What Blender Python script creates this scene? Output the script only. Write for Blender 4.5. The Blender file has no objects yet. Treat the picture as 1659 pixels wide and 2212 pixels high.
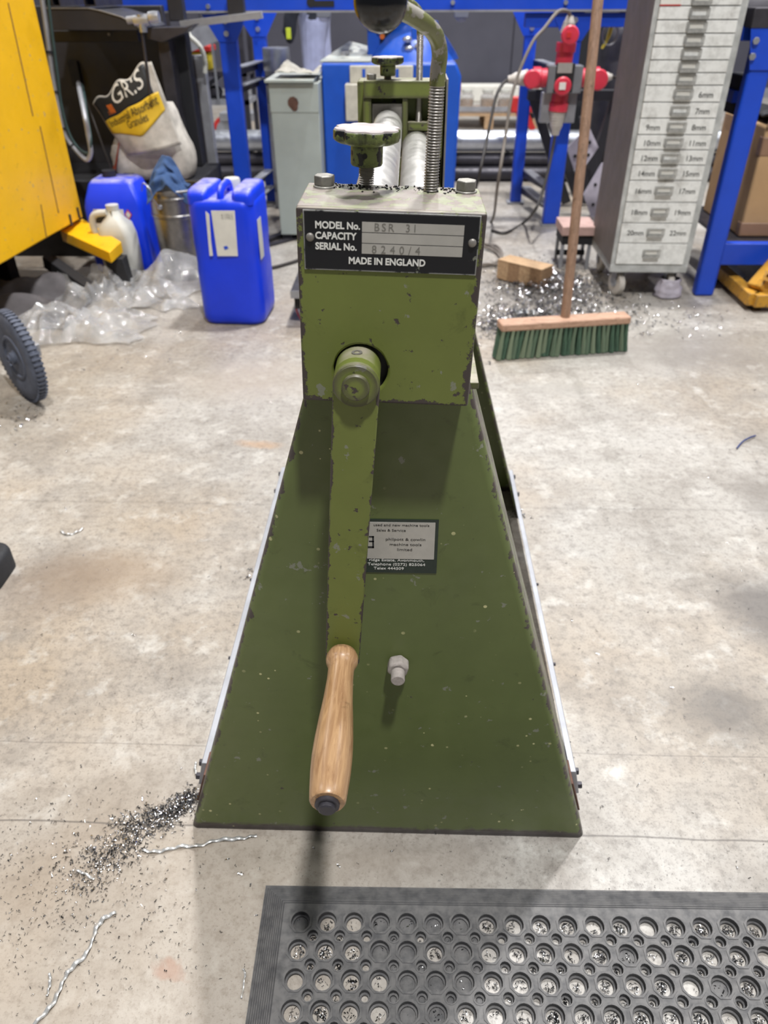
import bpy, bmesh, math, random
from mathutils import Vector, Matrix, Euler, noise
from math import pi, sin, cos, radians as rad
random.seed(7)
V = Vector
SC = bpy.context.scene
COL = SC.collection

# ------------------------------------------------------------------ camera
IMG_W, IMG_H, FPX = 1659., 2212., 1603.
ROT = Matrix(((0.99954, -0.01413, 0.02659), (0.02983, 0.57450, -0.81796), (-0.00371, 0.81838, 0.57466)))
CAM = V((0.0194, -0.6462, 1.05))
cd = bpy.data.cameras.new('camera'); cam = bpy.data.objects.new('camera', cd); COL.objects.link(cam)
cd.sensor_fit = 'VERTICAL'; cd.sensor_height = 24.0; cd.lens = 24.0*FPX/IMG_H
cd.clip_start = 0.02; cd.clip_end = 60
cam.matrix_world = Matrix.Translation(CAM) @ ROT.to_4x4()
cd.dof.use_dof = True; cd.dof.focus_distance = 0.76; cd.dof.aperture_fstop = 5.0
SC.camera = cam

# ------------------------------------------------------------------ world, lamps, exposure
w = bpy.data.worlds.new('hall_ambient'); SC.world = w; w.use_nodes = True
w.node_tree.nodes['Background'].inputs[0].default_value = (0.93, 0.96, 1.0, 1)
w.node_tree.nodes['Background'].inputs[1].default_value = 0.10
SC.view_settings.view_transform = 'Standard'; SC.view_settings.look = 'None'
SC.view_settings.gamma = 1.0; SC.view_settings.use_curve_mapping = False
SC.view_settings.exposure = 0.32
def bay_and_fill(x, y, z, power, size=0.34, col=(1, 0.99, 0.985)):
    d = bpy.data.lights.new('bay_and_fill_lamp', 'AREA'); d.shape = 'DISK'; d.size = size
    d.energy = power; d.color = col
    o = bpy.data.objects.new('bay_and_fill_lamp', d); COL.objects.link(o); o.location = (x, y, z)
    return o
bay_and_fill(0.70, -1.60, 6.2, 340)
bay_and_fill(0.80, 2.9, 6.2, 320)
bay_and_fill(0.40, 8.0, 6.2, 230)  # this one and the side lamps below are unseen, added for general fill
bay_and_fill(-4.6, 0.6, 6.2, 75)
bay_and_fill(4.8, 0.8, 6.2, 85)
bay_and_fill(-4.6, 5.8, 6.2, 110)
bay_and_fill(4.8, 6.0, 6.2, 130)

def px_ray(px, py):
    return (ROT @ V((px-IMG_W/2, IMG_H/2-py, -FPX))).normalized()
def P(px, py, Y):            # the point on the upright plane at depth Y that the photo shows at this pixel
    r = px_ray(px, py); return CAM + r*((Y-CAM.y)/r.y)
def F(px, py, z=0.0):        # the same on a level plane
    r = px_ray(px, py); return CAM + r*((z-CAM.z)/r.z)

# ------------------------------------------------------------------ mesh helpers
class MB:
    def __init__(s): s.v = []; s.f = []
    def add(s, vs, fs):
        n = len(s.v); s.v += [V(a) for a in vs]; s.f += [tuple(i+n for i in f) for f in fs]; return s
    def box(s, c, d, rot=None):
        c = V(c); h = V(d)/2; M = rot if rot is not None else Matrix.Identity(3)
        vs = [c+M @ V((x*h.x, y*h.y, z*h.z)) for x in (-1, 1) for y in (-1, 1) for z in (-1, 1)]
        return s.add(vs, [(0, 1, 3, 2), (4, 6, 7, 5), (0, 4, 5, 1), (2, 3, 7, 6), (0, 2, 6, 4), (1, 5, 7, 3)])
    def bb(s, a, b):
        a, b = V(a), V(b); return s.box((a+b)/2, [abs(b[i]-a[i]) for i in range(3)])
    def lathe(s, prof, o, ax=(0, 0, 1), n=20, a0=0.0, sx=1.0, ph=0.0):
        o = V(o); ax = V(ax).normalized(); e = V((1, 0, 0)) if abs(ax.x) < .9 else V((0, 1, 0))
        u = (e-ax*e.dot(ax)).normalized(); w_ = ax.cross(u); vs = []; fs = []
        for r, h in prof:
            for k in range(n):
                t = 2*pi*k/n+ph; vs.append(o+ax*h+u*(r*cos(t)*sx)+w_*(r*sin(t)))
        m = len(prof)
        for i in range(m-1):
            for k in range(n):
                fs.append((i*n+k, i*n+(k+1) % n, (i+1)*n+(k+1) % n, (i+1)*n+k))
        if prof[0][0] > 1e-6: fs.append(tuple(range(n))[::-1])
        if prof[-1][0] > 1e-6: fs.append(tuple(range((m-1)*n, m*n)))
        return s.add(vs, fs)
    def cyl(s, p0, p1, r0, r1=None, n=16, ph=0.0):
        p0, p1 = V(p0), V(p1); d = p1-p0
        return s.lathe([(r0, 0), (r0 if r1 is None else r1, d.length)], p0, d, n, ph=ph)
    def tube(s, pts, r, n=8, flat=1.0, caps=True):
        pts = [V(p) for p in pts]; m = len(pts); vs = []; fs = []; up = None
        for i, p in enumerate(pts):
            t = (pts[min(i+1, m-1)]-pts[max(i-1, 0)]).normalized()
            if up is None:
                e = V((0, 0, 1)) if abs(t.z) < .9 else V((1, 0, 0)); up = (e-t*e.dot(t)).normalized()
            else: up = (up-t*up.dot(t)).normalized()
            q = t.cross(up); rr = r[i] if isinstance(r, (list, tuple)) else r
            for k in range(n):
                a = 2*pi*k/n; vs.append(p+up*(rr*cos(a)*flat)+q*(rr*sin(a)))
        for i in range(m-1):
            for k in range(n): fs.append((i*n+k, i*n+(k+1) % n, (i+1)*n+(k+1) % n, (i+1)*n+k))
        if caps: fs += [tuple(range(n))[::-1], tuple(range((m-1)*n, m*n))]
        return s.add(vs, fs)
    def prism(s, poly, d):
        poly = [V(p) for p in poly]; d = V(d); n = len(poly)
        return s.add(poly+[p+d for p in poly], [tuple(range(n))[::-1], tuple(range(n, 2*n))]+[(i, (i+1) % n, n+(i+1) % n, n+i) for i in range(n)])
    def bar(s, p0, p1, wd, th, side=(0, 0, 1)):
        p0, p1 = V(p0), V(p1); t = (p1-p0).normalized(); sd = V(side); u = (sd-t*sd.dot(t)).normalized(); q = t.cross(u)
        M = Matrix((q, t, u)).transposed(); return s.box((p0+p1)/2, (th, (p1-p0).length, wd), M)
    def ball(s, c, r, sc=(1, 1, 1), n=20, m=12):
        c = V(c); vs = [c+V((0, 0, r*sc[2]))]; fs = []
        for i in range(1, m):
            a = pi*i/m
            for k in range(n):
                b = 2*pi*k/n; vs.append(c+V((r*sin(a)*cos(b)*sc[0], r*sin(a)*sin(b)*sc[1], r*cos(a)*sc[2])))
        vs.append(c-V((0, 0, r*sc[2]))); L = len(vs)-1
        for k in range(n): fs.append((0, 1+k, 1+(k+1) % n)); fs.append((L, L-n+(k+1) % n, L-n+k))
        for i in range(m-2):
            for k in range(n): a = 1+i*n; fs.append((a+k, a+n+k, a+n+(k+1) % n, a+(k+1) % n))
        return s.add(vs, fs)
    def grid(s, fn, nu, nv, closed=False):
        vs = [fn(i/(nu-1 if not closed else nu), j/(nv-1)) for j in range(nv) for i in range(nu)]; fs = []
        for j in range(nv-1):
            for i in range(nu if closed else nu-1):
                a = j*nu+i; b = j*nu+(i+1) % nu; fs.append((a, b, b+nu, a+nu))
        return s.add(vs, fs)
    def loft(s, rings, caps=True):
        n = len(rings[0]); vs = [p for r in rings for p in r]; fs = []
        for i in range(len(rings)-1):
            for k in range(n): fs.append((i*n+k, i*n+(k+1) % n, (i+1)*n+(k+1) % n, (i+1)*n+k))
        if caps: fs += [tuple(range(n))[::-1], tuple(range((len(rings)-1)*n, len(rings)*n))]
        return s.add(vs, fs)
    def mesh(s, name, angle=35, recalc=True):
        me = bpy.data.meshes.new(name); me.from_pydata([tuple(p) for p in s.v], [], s.f)
        if recalc:
            bm = bmesh.new(); bm.from_mesh(me); bmesh.ops.recalc_face_normals(bm, faces=bm.faces); bm.to_mesh(me); bm.free()
        me.polygons.foreach_set('use_smooth', [True]*len(me.polygons)); me.set_sharp_from_angle(angle=rad(angle)); me.update()
        return me
    def build(s, name, m, parent=None, bevel=0.0, angle=35, seg=2, solid=0.0, sub=0, recalc=True):
        if parent is None:
            xs = [p.x for p in s.v]; ys = [p.y for p in s.v]; zs = [p.z for p in s.v]
            o0 = V(((min(xs)+max(xs))/2, (min(ys)+max(ys))/2, min(zs))); s.v = [p-o0 for p in s.v]
        me = s.mesh(name, angle, recalc); o = link(name, me, m, parent)
        if parent is None: o.location = o0
        if solid: q = o.modifiers.new('solid', 'SOLIDIFY'); q.thickness = solid; q.offset = 0
        if sub: q = o.modifiers.new('sub', 'SUBSURF'); q.levels = sub; q.render_levels = sub
        if bevel:
            q = o.modifiers.new('bevel', 'BEVEL'); q.width = bevel; q.segments = seg; q.limit_method = 'ANGLE'; q.angle_limit = rad(40)
        return o
def link(name, me, m, parent=None):
    o = bpy.data.objects.new(name, me); COL.objects.link(o)
    if m is not None and me is not None and not me.materials: me.materials.append(m)
    if parent is not None:
        o.parent = parent
        if parent.type == 'EMPTY' and parent.parent is None: o.matrix_parent_inverse = Matrix.Translation(parent.location).inverted()
    return o
def tag(o, label, cat, group=None, kind=None):
    o['label'] = label; o['category'] = cat
    if group: o['group'] = group
    if kind: o['kind'] = kind
    return o
def thing(name, loc, label, cat, group=None):
    o = bpy.data.objects.new(name, None); COL.objects.link(o); o.location = loc; o.empty_display_size = .05
    return tag(o, label, cat, group)
def struct(o): o['kind'] = 'structure'; return o
def inst(name, me, parent, M):           # another object sharing a piece's mesh
    o = link(name, me, None, parent); o.matrix_local = M
    if parent is not None and parent.type == 'EMPTY' and parent.parent is None: o.matrix_parent_inverse = Matrix.Translation(parent.location).inverted(); o.matrix_basis = M
    return o
def sheet_with_holes(mb, outer, holes, o, ex, ey, d):
    """flat plate: 2-D outline and hole loops, at o with axes ex, ey, thickened by vector d"""
    bm = bmesh.new(); o, ex, ey, d = V(o), V(ex), V(ey), V(d)
    es = []
    for lp in [outer]+holes:
        vs = [bm.verts.new((x, y, 0)) for x, y in lp]
        es += [bm.edges.new((vs[i], vs[(i+1) % len(vs)])) for i in range(len(vs))]
    bmesh.ops.triangle_fill(bm, edges=es, use_beauty=True, use_dissolve=False, normal=(0, 0, 1))
    bm.verts.index_update(); base = [o+ex*v.co.x+ey*v.co.y for v in bm.verts]; n = len(base)
    fs = [tuple(v.index for v in f.verts) for f in bm.faces]
    sides = []; k = 0
    for lp in [outer]+holes:
        m = len(lp); sides += [(k+i, k+(i+1) % m, n+k+(i+1) % m, n+k+i) for i in range(m)]; k += m
    bm.free()
    mb.add(base+[p+d for p in base], fs+[tuple(i+n for i in f)[::-1] for f in fs]+sides); return mb
def circ(cx, cy, r, n=24, ph=0.0): return [(cx+r*cos(2*pi*k/n+ph), cy+r*sin(2*pi*k/n+ph)) for k in range(n)]
def rrect(hx, hy, r, n=5):
    out = []
    for sx, sy, a0 in ((1, 1, 0), (-1, 1, pi/2), (-1, -1, pi), (1, -1, 3*pi/2)):
        for k in range(n): a = a0+pi/2*k/(n-1); out.append((sx*(hx-r)+r*cos(a), sy*(hy-r)+r*sin(a)))
    return out
def text_mesh(s, size, align='LEFT', extrude=0.0001, bold=0.0, stretch=1.0, space=1.0):
    cu = bpy.data.curves.new('lettering', 'FONT'); cu.body = s; cu.size = size; cu.align_x = align; cu.extrude = extrude
    cu.offset = bold; cu.space_character = space; cu.resolution_u = 3
    t = bpy.data.objects.new('lettering_source', cu); me = bpy.data.meshes.new_from_object(t)
    bpy.data.objects.remove(t); bpy.data.curves.remove(cu); me.name = 'lettering'
    if stretch != 1.0: me.transform(Matrix.Diagonal((stretch, 1, 1, 1)))
    return me
def put_text(s, size, m, parent, o, ex, ey, align='LEFT', bold=0.0, stretch=1.0, name='lettering', space=1.0):
    me = text_mesh(s, size, align, 0.00012, bold, stretch, space)
    ex, ey = V(ex).normalized(), V(ey).normalized(); ez = ex.cross(ey)
    me.transform(Matrix.Translation(V(o)) @ Matrix((ex, ey, ez)).transposed().to_4x4())
    return link(name, me, m, parent)
def catmull(pts, k=8):
    pts = [V(p) for p in pts]; q = [pts[0]*2-pts[1]]+pts+[pts[-1]*2-pts[-2]]; out = []
    for i in range(1, len(q)-2):
        a, b, c, d = q[i-1:i+3]
        for j in range(k):
            t = j/k; out.append(.5*((2*b)+(c-a)*t+(2*a-5*b+4*c-d)*t*t+(3*b-a-3*c+d)*t**3))
    return out+[pts[-1]]

# ------------------------------------------------------------------ materials
def S(r, g, b):
    f = lambda c: (c/255/12.92) if c <= 10 else ((c/255+.055)/1.055)**2.4
    return (f(r), f(g), f(b), 1)
class NT:
    def __init__(s, name):
        s.m = bpy.data.materials.new(name); s.m.use_nodes = True; s.t = s.m.node_tree
        s.b = s.t.nodes['Principled BSDF']; s.tc = s.n('ShaderNodeTexCoord').outputs['Object']
    def n(s, ty, ins=None, **kw):
        q = s.t.nodes.new(ty)
        for k, v in kw.items(): setattr(q, k, v)
        for k, v in (ins or {}).items(): s.set(q.inputs[k], v)
        return q
    def set(s, sock, v):
        if hasattr(v, 'node'): s.t.links.new(v, sock)
        else: sock.default_value = v
    def noise(s, sc, det=4, ro=.55, vec=None, dist=0.0, out='Fac'):
        return s.n('ShaderNodeTexNoise', {'Vector': vec or s.tc, 'Scale': sc, 'Detail': det, 'Roughness': ro, 'Distortion': dist}).outputs[out]
    def ramp(s, fac, a, b, lo=0.0, hi=1.0):
        q = s.n('ShaderNodeMapRange', {'Value': fac, 'From Min': a, 'From Max': b, 'To Min': lo, 'To Max': hi}); q.clamp = True; return q.outputs[0]
    def mix(s, fac, a, b):
        q = s.n('ShaderNodeMix', data_type='RGBA'); s.set(q.inputs[0], fac); s.set(q.inputs[6], a); s.set(q.inputs[7], b); return q.outputs[2]
    def math(s, op, a, b=0.0, c=0.0):
        q = s.n('ShaderNodeMath', operation=op); s.set(q.inputs[0], a); s.set(q.inputs[1], b); s.set(q.inputs[2], c); return q.outputs[0]
    def map(s, scale=(1, 1, 1), loc=(0, 0, 0), rot=(0, 0, 0), vec=None):
        return s.n('ShaderNodeMapping', {'Vector': vec or s.tc, 'Scale': scale, 'Location': loc, 'Rotation': rot}).outputs[0]
    def bump(s, h, dist=.001, st=.5):
        s.set(s.b.inputs['Normal'], s.n('ShaderNodeBump', {'Height': h, 'Distance': dist, 'Strength': st}).outputs[0])
    def edge(s, r=.003):
        bv = s.n('ShaderNodeBevel', {'Radius': r}, samples=4).outputs[0]; g = s.n('ShaderNodeNewGeometry').outputs['Normal']
        d = s.n('ShaderNodeVectorMath', {0: bv, 1: g}, operation='DOT_PRODUCT').outputs['Value']
        return s.ramp(d, .997, .93)
    def up(s): return s.n('ShaderNodeSeparateXYZ', {0: s.n('ShaderNodeNewGeometry').outputs['Normal']}).outputs[2]
    def fin(s, col, rough=.5, metal=0.0, spec=.5):
        s.set(s.b.inputs['Base Color'], col); s.set(s.b.inputs['Roughness'], rough); s.set(s.b.inputs['Metallic'], metal); s.set(s.b.inputs['Specular IOR Level'], spec); return s.m
def mat(name, c, rough=.5, metal=0.0, var=.12, sc=6.0, c2=None, bump=0.0, bsc=80.0, spec=.5, dust=None):
    """plain procedural surface: two tones of one colour broken up by noise, optional fine relief and settled dust"""
    s = NT(name); c = tuple(c); d = c2 or tuple(max(0, min(1, x*(1-2.2*var))) for x in c[:3])+(1,)
    col = s.mix(s.ramp(s.noise(sc, 6, .6), .35, .68), d, c)
    if dust:
        k = s.math('MULTIPLY', s.ramp(s.up(), .55, .95), s.ramp(s.noise(sc*3+5, 5), .3, .6)); col = s.mix(s.math('MULTIPLY', k, dust[1]), col, dust[0])
    if bump: s.bump(s.noise(bsc, 4), bump, .6)
    r = s.ramp(s.noise(sc*2.5, 5), .3, .7, max(.04, rough-.08), min(1, rough+.08))
    return s.fin(col, r, metal, spec)
def painted(name, c, chip, edge=1.0, rough=.42, dust=None, flecks=0.0, chips=.655, var=.18, foot=0.0, er=.011, efn=None, ew=.008):
    """worn gloss paint: chipped along its edges and in patches, grime, optional settled dust and pale splashes"""
    s = NT(name); c2 = tuple(x*(1-var) for x in c[:3])+(1,)
    col = s.mix(s.ramp(s.noise(9, 6, .65), .3, .7), c2, c)
    g = s.ramp(s.noise(26, 6, .7, dist=.6), .60, .70); col = s.mix(s.math('MULTIPLY', g, .45), col, tuple(x*.45 for x in c[:3])+(1,))
    ch = s.ramp(s.noise(70, 5, .6), chips, chips+.03)
    pale = s.ramp(s.noise(42, 5, .62, s.map((1, 1, 1), (3.1, 1.7, .4))), .665, .68)
    col = s.mix(s.math('MULTIPLY', pale, .8), col, S(128, 130, 118))
    if efn: ch = s.math('MAXIMUM', ch, s.ramp(s.math('ADD', s.math('MULTIPLY', s.ramp(efn(s), ew, 0.0), .45*edge), s.noise(46, 9, .74)), .795, .81))
    elif edge:
        e = s.math('MULTIPLY', s.edge(er), .42*edge); e = s.ramp(s.math('ADD', e, s.noise(46, 8, .72)), .80, .83); ch = s.math('MAXIMUM', ch, e)
    if foot:    # paint worn off along the floor edge
        z = s.n('ShaderNodeSeparateXYZ', {0: s.tc}).outputs[2]; k = s.ramp(s.math('ADD', z, s.math('MULTIPLY', s.noise(30, 6, .7), foot*1.6)), foot*1.9, foot*1.5); ch = s.math('MAXIMUM', ch, k)
    col = s.mix(ch, col, chip)
    if flecks:
        v = s.n('ShaderNodeTexVoronoi', {'Vector': s.tc, 'Scale': 95.0}); rc = s.n('ShaderNodeSeparateColor', {0: v.outputs['Color']}).outputs[0]; rr = s.ramp(rc, .55, 1.0, .0, .26); k = s.ramp(s.math('SUBTRACT', v.outputs['Distance'], rr), .0, -.05)
        k = s.math('MULTIPLY', k, s.ramp(s.noise(11, 3), .50, .60)); col = s.mix(s.math('MULTIPLY', k, flecks), col, S(205, 200, 150))
    if dust:
        k = s.math('MULTIPLY', s.ramp(s.up(), .6, .95), s.ramp(s.noise(28, 6, .65), .28, .62)); col = s.mix(s.math('MULTIPLY', k, dust[1]), col, dust[0])
    s.bump(s.math('SUBTRACT', s.math('MULTIPLY', s.noise(240, 3), .12), ch), .0006, .5)
    return s.fin(col, s.ramp(s.noise(35, 5), .3, .7, rough-.08, rough+.12), 0.0, .45)

M = {}
CHIP = S(66, 58, 56)
M['green'] = painted('olive_green_paint', S(114, 124, 60), CHIP, 1.0, dust=(S(158, 150, 136), .9), chips=.64)
M['green_plate'] = painted('olive_green_sheet_paint', S(98, 112, 58), CHIP, .9, .36, flecks=.9, chips=.70, foot=.016)
M['green_top'] = painted('rubbed_housing_top', S(132, 138, 100), S(118, 104, 100), .5, .5, chips=.47, dust=(S(158, 154, 144), .62))
M['green_old'] = painted('chipped_green_on_black_casting', S(112, 124, 66), S(22, 22, 26), .9, .4, dust=(S(190, 180, 176), .9), chips=.52)
M['steel'] = mat('bare_steel', S(150, 148, 146), .34, .9, .12, 30)
M['steel_dull'] = mat('dull_grey_steel', S(150, 146, 140), .55, .55, .12, 40, bump=.0004)
M['bolt'] = mat('dusty_bolt_steel', S(142, 140, 134), .5, .5, .2, 60, dust=(S(178, 174, 164), .7))
M['thread'] = mat('threaded_rod_steel', S(176, 172, 168), .42, .95, .08, 90)
M['roll'] = mat('polished_roll_steel', S(212, 210, 206), .38, .75, .05, 12)
M['hole_dark'] = mat('near_black_recess', S(26, 26, 28), .6)  # near-black tone for the shaft hole's disc and the knob's grub screw
M['black_gloss'] = mat('black_bakelite', S(14, 15, 20), .16, 0, .1, 20, spec=.6)
M['name_black'] = painted('black_enamel_nameplate', S(18, 20, 26), S(190, 190, 186), .9, .35, chips=.74, er=.0018)
M['knob_face'] = mat('rubbed_knob_face', S(184, 174, 172), .7, 0, .14, 60, bump=.0006, bsc=300)
M['pull_metal'] = mat('dull_plated_pull', S(196, 196, 192), .4, .35, .2, 60)
M['dusty'] = mat('thick_pale_dust_on_steel', S(172, 164, 158), .9, 0, .16, 90, bump=.0006, bsc=500)
M['silver'] = mat('brushed_aluminium_label', S(188, 186, 180), .45, .35, .05, 60)
M['white_ink'] = mat('white_ink', S(225, 225, 220), .5, 0, .02)
M['dark_ink'] = mat('dark_ink', S(52, 52, 50), .6, 0, .1)
M['stamp'] = mat('stamped_shade', S(120, 118, 112), .6, 0, .1)
M['label_green'] = mat('dark_green_label', S(30, 46, 38), .4, 0, .1, 50)
def wood(name, c1, c2, sc=(3, 40, 40), rough=.4):
    s = NT(name); k = s.noise(4, 8, .6, s.map(sc), .8); col = s.mix(s.ramp(k, .3, .7), c2, c1)
    g = s.ramp(s.noise(34, 7, .75), .57, .68); col = s.mix(s.math('MULTIPLY', g, .6), col, tuple(x*.35 for x in c2[:3])+(1,))
    s.bump(k, .0004, .4); return s.fin(col, rough)
M['wood_handle'] = wood('varnished_turned_wood', S(190, 154, 114), S(142, 106, 74), (60, 5, 60), .32)
M['wood_pale'] = wood('pale_softwood', S(196, 166, 130), S(160, 128, 96), (3, 30, 30), .7)
M['wood_broom'] = wood('weathered_broom_wood', S(160, 128, 106), S(124, 98, 80), (30, 30, 3), .6)
M['wood_stock'] = wood('broom_stock_wood', S(196, 160, 136), S(156, 120, 98), (4, 30, 30), .6)
M['rubber'] = mat('black_rubber', S(74, 74, 76), .62, 0, .15, 22, bump=.0004, bsc=320, dust=(S(120, 118, 116), .55))
M['rubber_dark'] = mat('dark_rubber', S(40, 41, 45), .7, 0, .15, 30)
M['tyre'] = mat('dusty_grey_tyre_rubber', S(94, 100, 116), .75, 0, .15, 30, bump=.0006)
M['blue_plastic'] = mat('bright_blue_plastic', S(14, 60, 234), .38, 0, .06, 5, dust=(S(176, 172, 190), .8))
M['blue_steel'] = mat('blue_powder_coat', S(26, 76, 206), .4, 0, .08, 4)
M['blue_machine'] = mat('blue_machine_paint', S(28, 88, 200), .4, 0, .08, 6, dust=(S(150, 150, 160), .6))
M['yellow'] = painted('yellow_machine_paint', S(236, 182, 20), S(120, 96, 40), .5, .4, chips=.76, var=.08)
M['yellow_worn'] = painted('worn_yellow_paint', S(206, 152, 50), S(116, 92, 66), .9, .55, chips=.60)
M['black_steel'] = mat('black_painted_steel', S(46, 46, 52), .5, 0, .15, 8)
M['black_deep'] = mat('matt_black_steel', S(28, 28, 32), .7, 0, .1, 8)
M['dark_steel'] = mat('dark_mill_steel', S(74, 72, 78), .45, .5, .15, 14)
M['galv'] = mat('galvanised_steel', S(196, 200, 208), .35, .8, .1, 14)
M['galv_dull'] = mat('dull_galvanised_steel', S(170, 172, 178), .5, .5, .12, 10)
M['grey_green'] = mat('grey_green_cabinet_paint', S(168, 178, 174), .5, 0, .06, 7, dust=(S(190, 184, 172), .6))
M['rust'] = mat('rust_brown', S(104, 74, 62), .8, 0, .2, 40)
M['cream'] = mat('cream_machine_paint', S(204, 202, 190), .55, 0, .1, 30, dust=(S(150, 142, 130), .7))
M['drawer'] = None
M['cabinet_frame'] = mat('worn_white_frame', S(196, 198, 196), .5, 0, .16, 22)
M['cabinet_side'] = mat('grey_brown_cabinet_side', S(116, 108, 102), .6, 0, .08, 6)
M['red_plastic'] = mat('red_plastic', S(214, 58, 78), .4, 0, .08, 12)
M['clear_plug'] = mat('smoky_plug_plastic', S(196, 190, 182), .4, 0, .1, 20)
M['grey_plastic'] = mat('grey_plastic', S(124, 126, 130), .5, 0, .08, 12)
M['cable_black'] = mat('black_cable', S(52, 48, 46), .6, 0, .1, 20)
M['cable_grey'] = mat('grey_cable', S(120, 112, 104), .6, 0, .1, 20)
M['cable_dark_green'] = mat('dark_green_cable', S(48, 70, 70), .55, 0, .1, 20)
M['cardboard'] = mat('cardboard', S(196, 160, 116), .85, 0, .07, 5)
M['tape'] = mat('brown_parcel_tape', S(156, 122, 96), .45, 0, .08, 12)
M['white_paper'] = mat('white_paper', S(226, 224, 216), .7, 0, .06, 18)
M['black_print'] = mat('black_print', S(34, 36, 38), .6, 0, .1, 10)
M['pink'] = mat('pink_wood_paint', S(196, 164, 156), .7, 0, .1, 20)
M['denim'] = mat('pale_blue_grey_work_trousers', S(168, 174, 208), .9, 0, .12, 9)
M['dark_cloth'] = mat('dark_work_jacket', S(40, 44, 56), .9, 0, .12, 12)
M['skin'] = mat('skin', S(206, 160, 136), .6, 0, .05)
M['hair'] = mat('brown_hair', S(60, 44, 34), .8)
M['rag'] = mat('blue_paper_rag', S(62, 92, 140), .9, 0, .2, 18, bump=.002, bsc=60)
M['tarp'] = mat('dark_grey_tarpaulin', S(88, 84, 86), .75, 0, .2, 9, bump=.003, bsc=12)
M['swarf'] = mat('bright_metal_swarf', S(216, 216, 218), .16, 1.0, .1, 60)
M['swarf_dark'] = mat('dark_oily_swarf', S(70, 70, 72), .35, .9, .2, 60)
M['lime'] = mat('hi_vis_yellow', S(206, 222, 60), .7)
M['yellow_plastic'] = mat('yellow_plastic', S(214, 190, 40), .5)
M['green_plastic'] = mat('green_plastic', S(70, 190, 90), .45)
M['red'] = mat('red_paint', S(206, 50, 46), .45)
M['pink_liquid'] = mat('pink_liquid', S(206, 150, 206), .3)
M['lilac'] = mat('pale_lilac_steel_plate', S(190, 184, 196), .6, 0, .1, 20)
M['dark_galv'] = mat('dark_grey_steel_plate', S(128, 132, 146), .45, .4, .1, 12)
M['wood_pale2'] = wood('browner_softwood', S(170, 138, 104), S(136, 106, 80), (3, 30, 30), .7)
M['cable_blue'] = mat('blue_wire', S(40, 60, 120), .5)
M['swarf_pale'] = mat('pale_swarf_ribbon', S(220, 220, 218), .3, .6, .05, 60)
M['wall'] = mat('dark_grey_wall_panel', S(74, 74, 86), .75, 0, .08, 2)
def tuft_mat():
    s = NT('green_bristle'); r = s.n('ShaderNodeObjectInfo').outputs['Random']; k = s.noise(90, 4, .7, s.map((1, 1, .06)))
    col = s.mix(s.ramp(k, .3, .7), S(30, 52, 42), S(84, 116, 92)); col = s.mix(s.math('MULTIPLY', s.ramp(r, .45, 1.0), .6), col, S(150, 160, 132)); s.bump(k, .003, .8); return s.fin(col, .7)
M['tufts'] = tuft_mat()
def glassy(name, tint, alpha, rough=.08):
    s = NT(name); tr = s.n('ShaderNodeBsdfTransparent', {'Color': tint}).outputs[0]
    s.fin(s.mix(s.ramp(s.noise(16, 5), .3, .7), S(168, 168, 168), S(214, 214, 214)), rough, 0, .9)
    s.bump(s.noise(24, 5), .006, .7)
    mx = s.n('ShaderNodeMixShader', {0: s.ramp(s.noise(9, 6, .6), .3, .7, max(.0, alpha-.14), alpha+.14), 1: tr, 2: s.b.outputs[0]}).outputs[0]
    s.t.links.new(mx, s.t.nodes['Material Output'].inputs[0]); return s.m
M['film'] = glassy('clear_plastic_film', (.92, .92, .93, 1), .40, .05)
M['jar'] = glassy('clear_jar_plastic', (.93, .92, .92, 1), .35)
M['milky'] = mat('milky_natural_plastic', S(208, 208, 200), .4, 0, .08, 9)
def drawer_mat():
    s = NT('dirty_white_drawer_paint'); col = s.mix(s.ramp(s.noise(30, 6, .7), .45, .8), S(232, 233, 230), S(190, 190, 186))
    k = s.ramp(s.noise(14, 6, .7, s.map(loc=(4, 2, 7))), .54, .76); col = s.mix(s.math('MULTIPLY', k, .55), col, S(116, 110, 100)); return s.fin(col, .5)
M['drawer'] = drawer_mat()
M['yellow_print'] = mat('yellow_bag_print', S(222, 182, 38), .6, 0, .1, 16)
M['bag_white'] = mat('dirty_white_woven_bag', S(206, 200, 190), .7, 0, .2, 14, bump=.003, bsc=24)
M['orange'] = mat('orange_print', S(226, 116, 40), .6)
M['red_print'] = mat('red_brown_print', S(150, 66, 44), .6)

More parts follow.
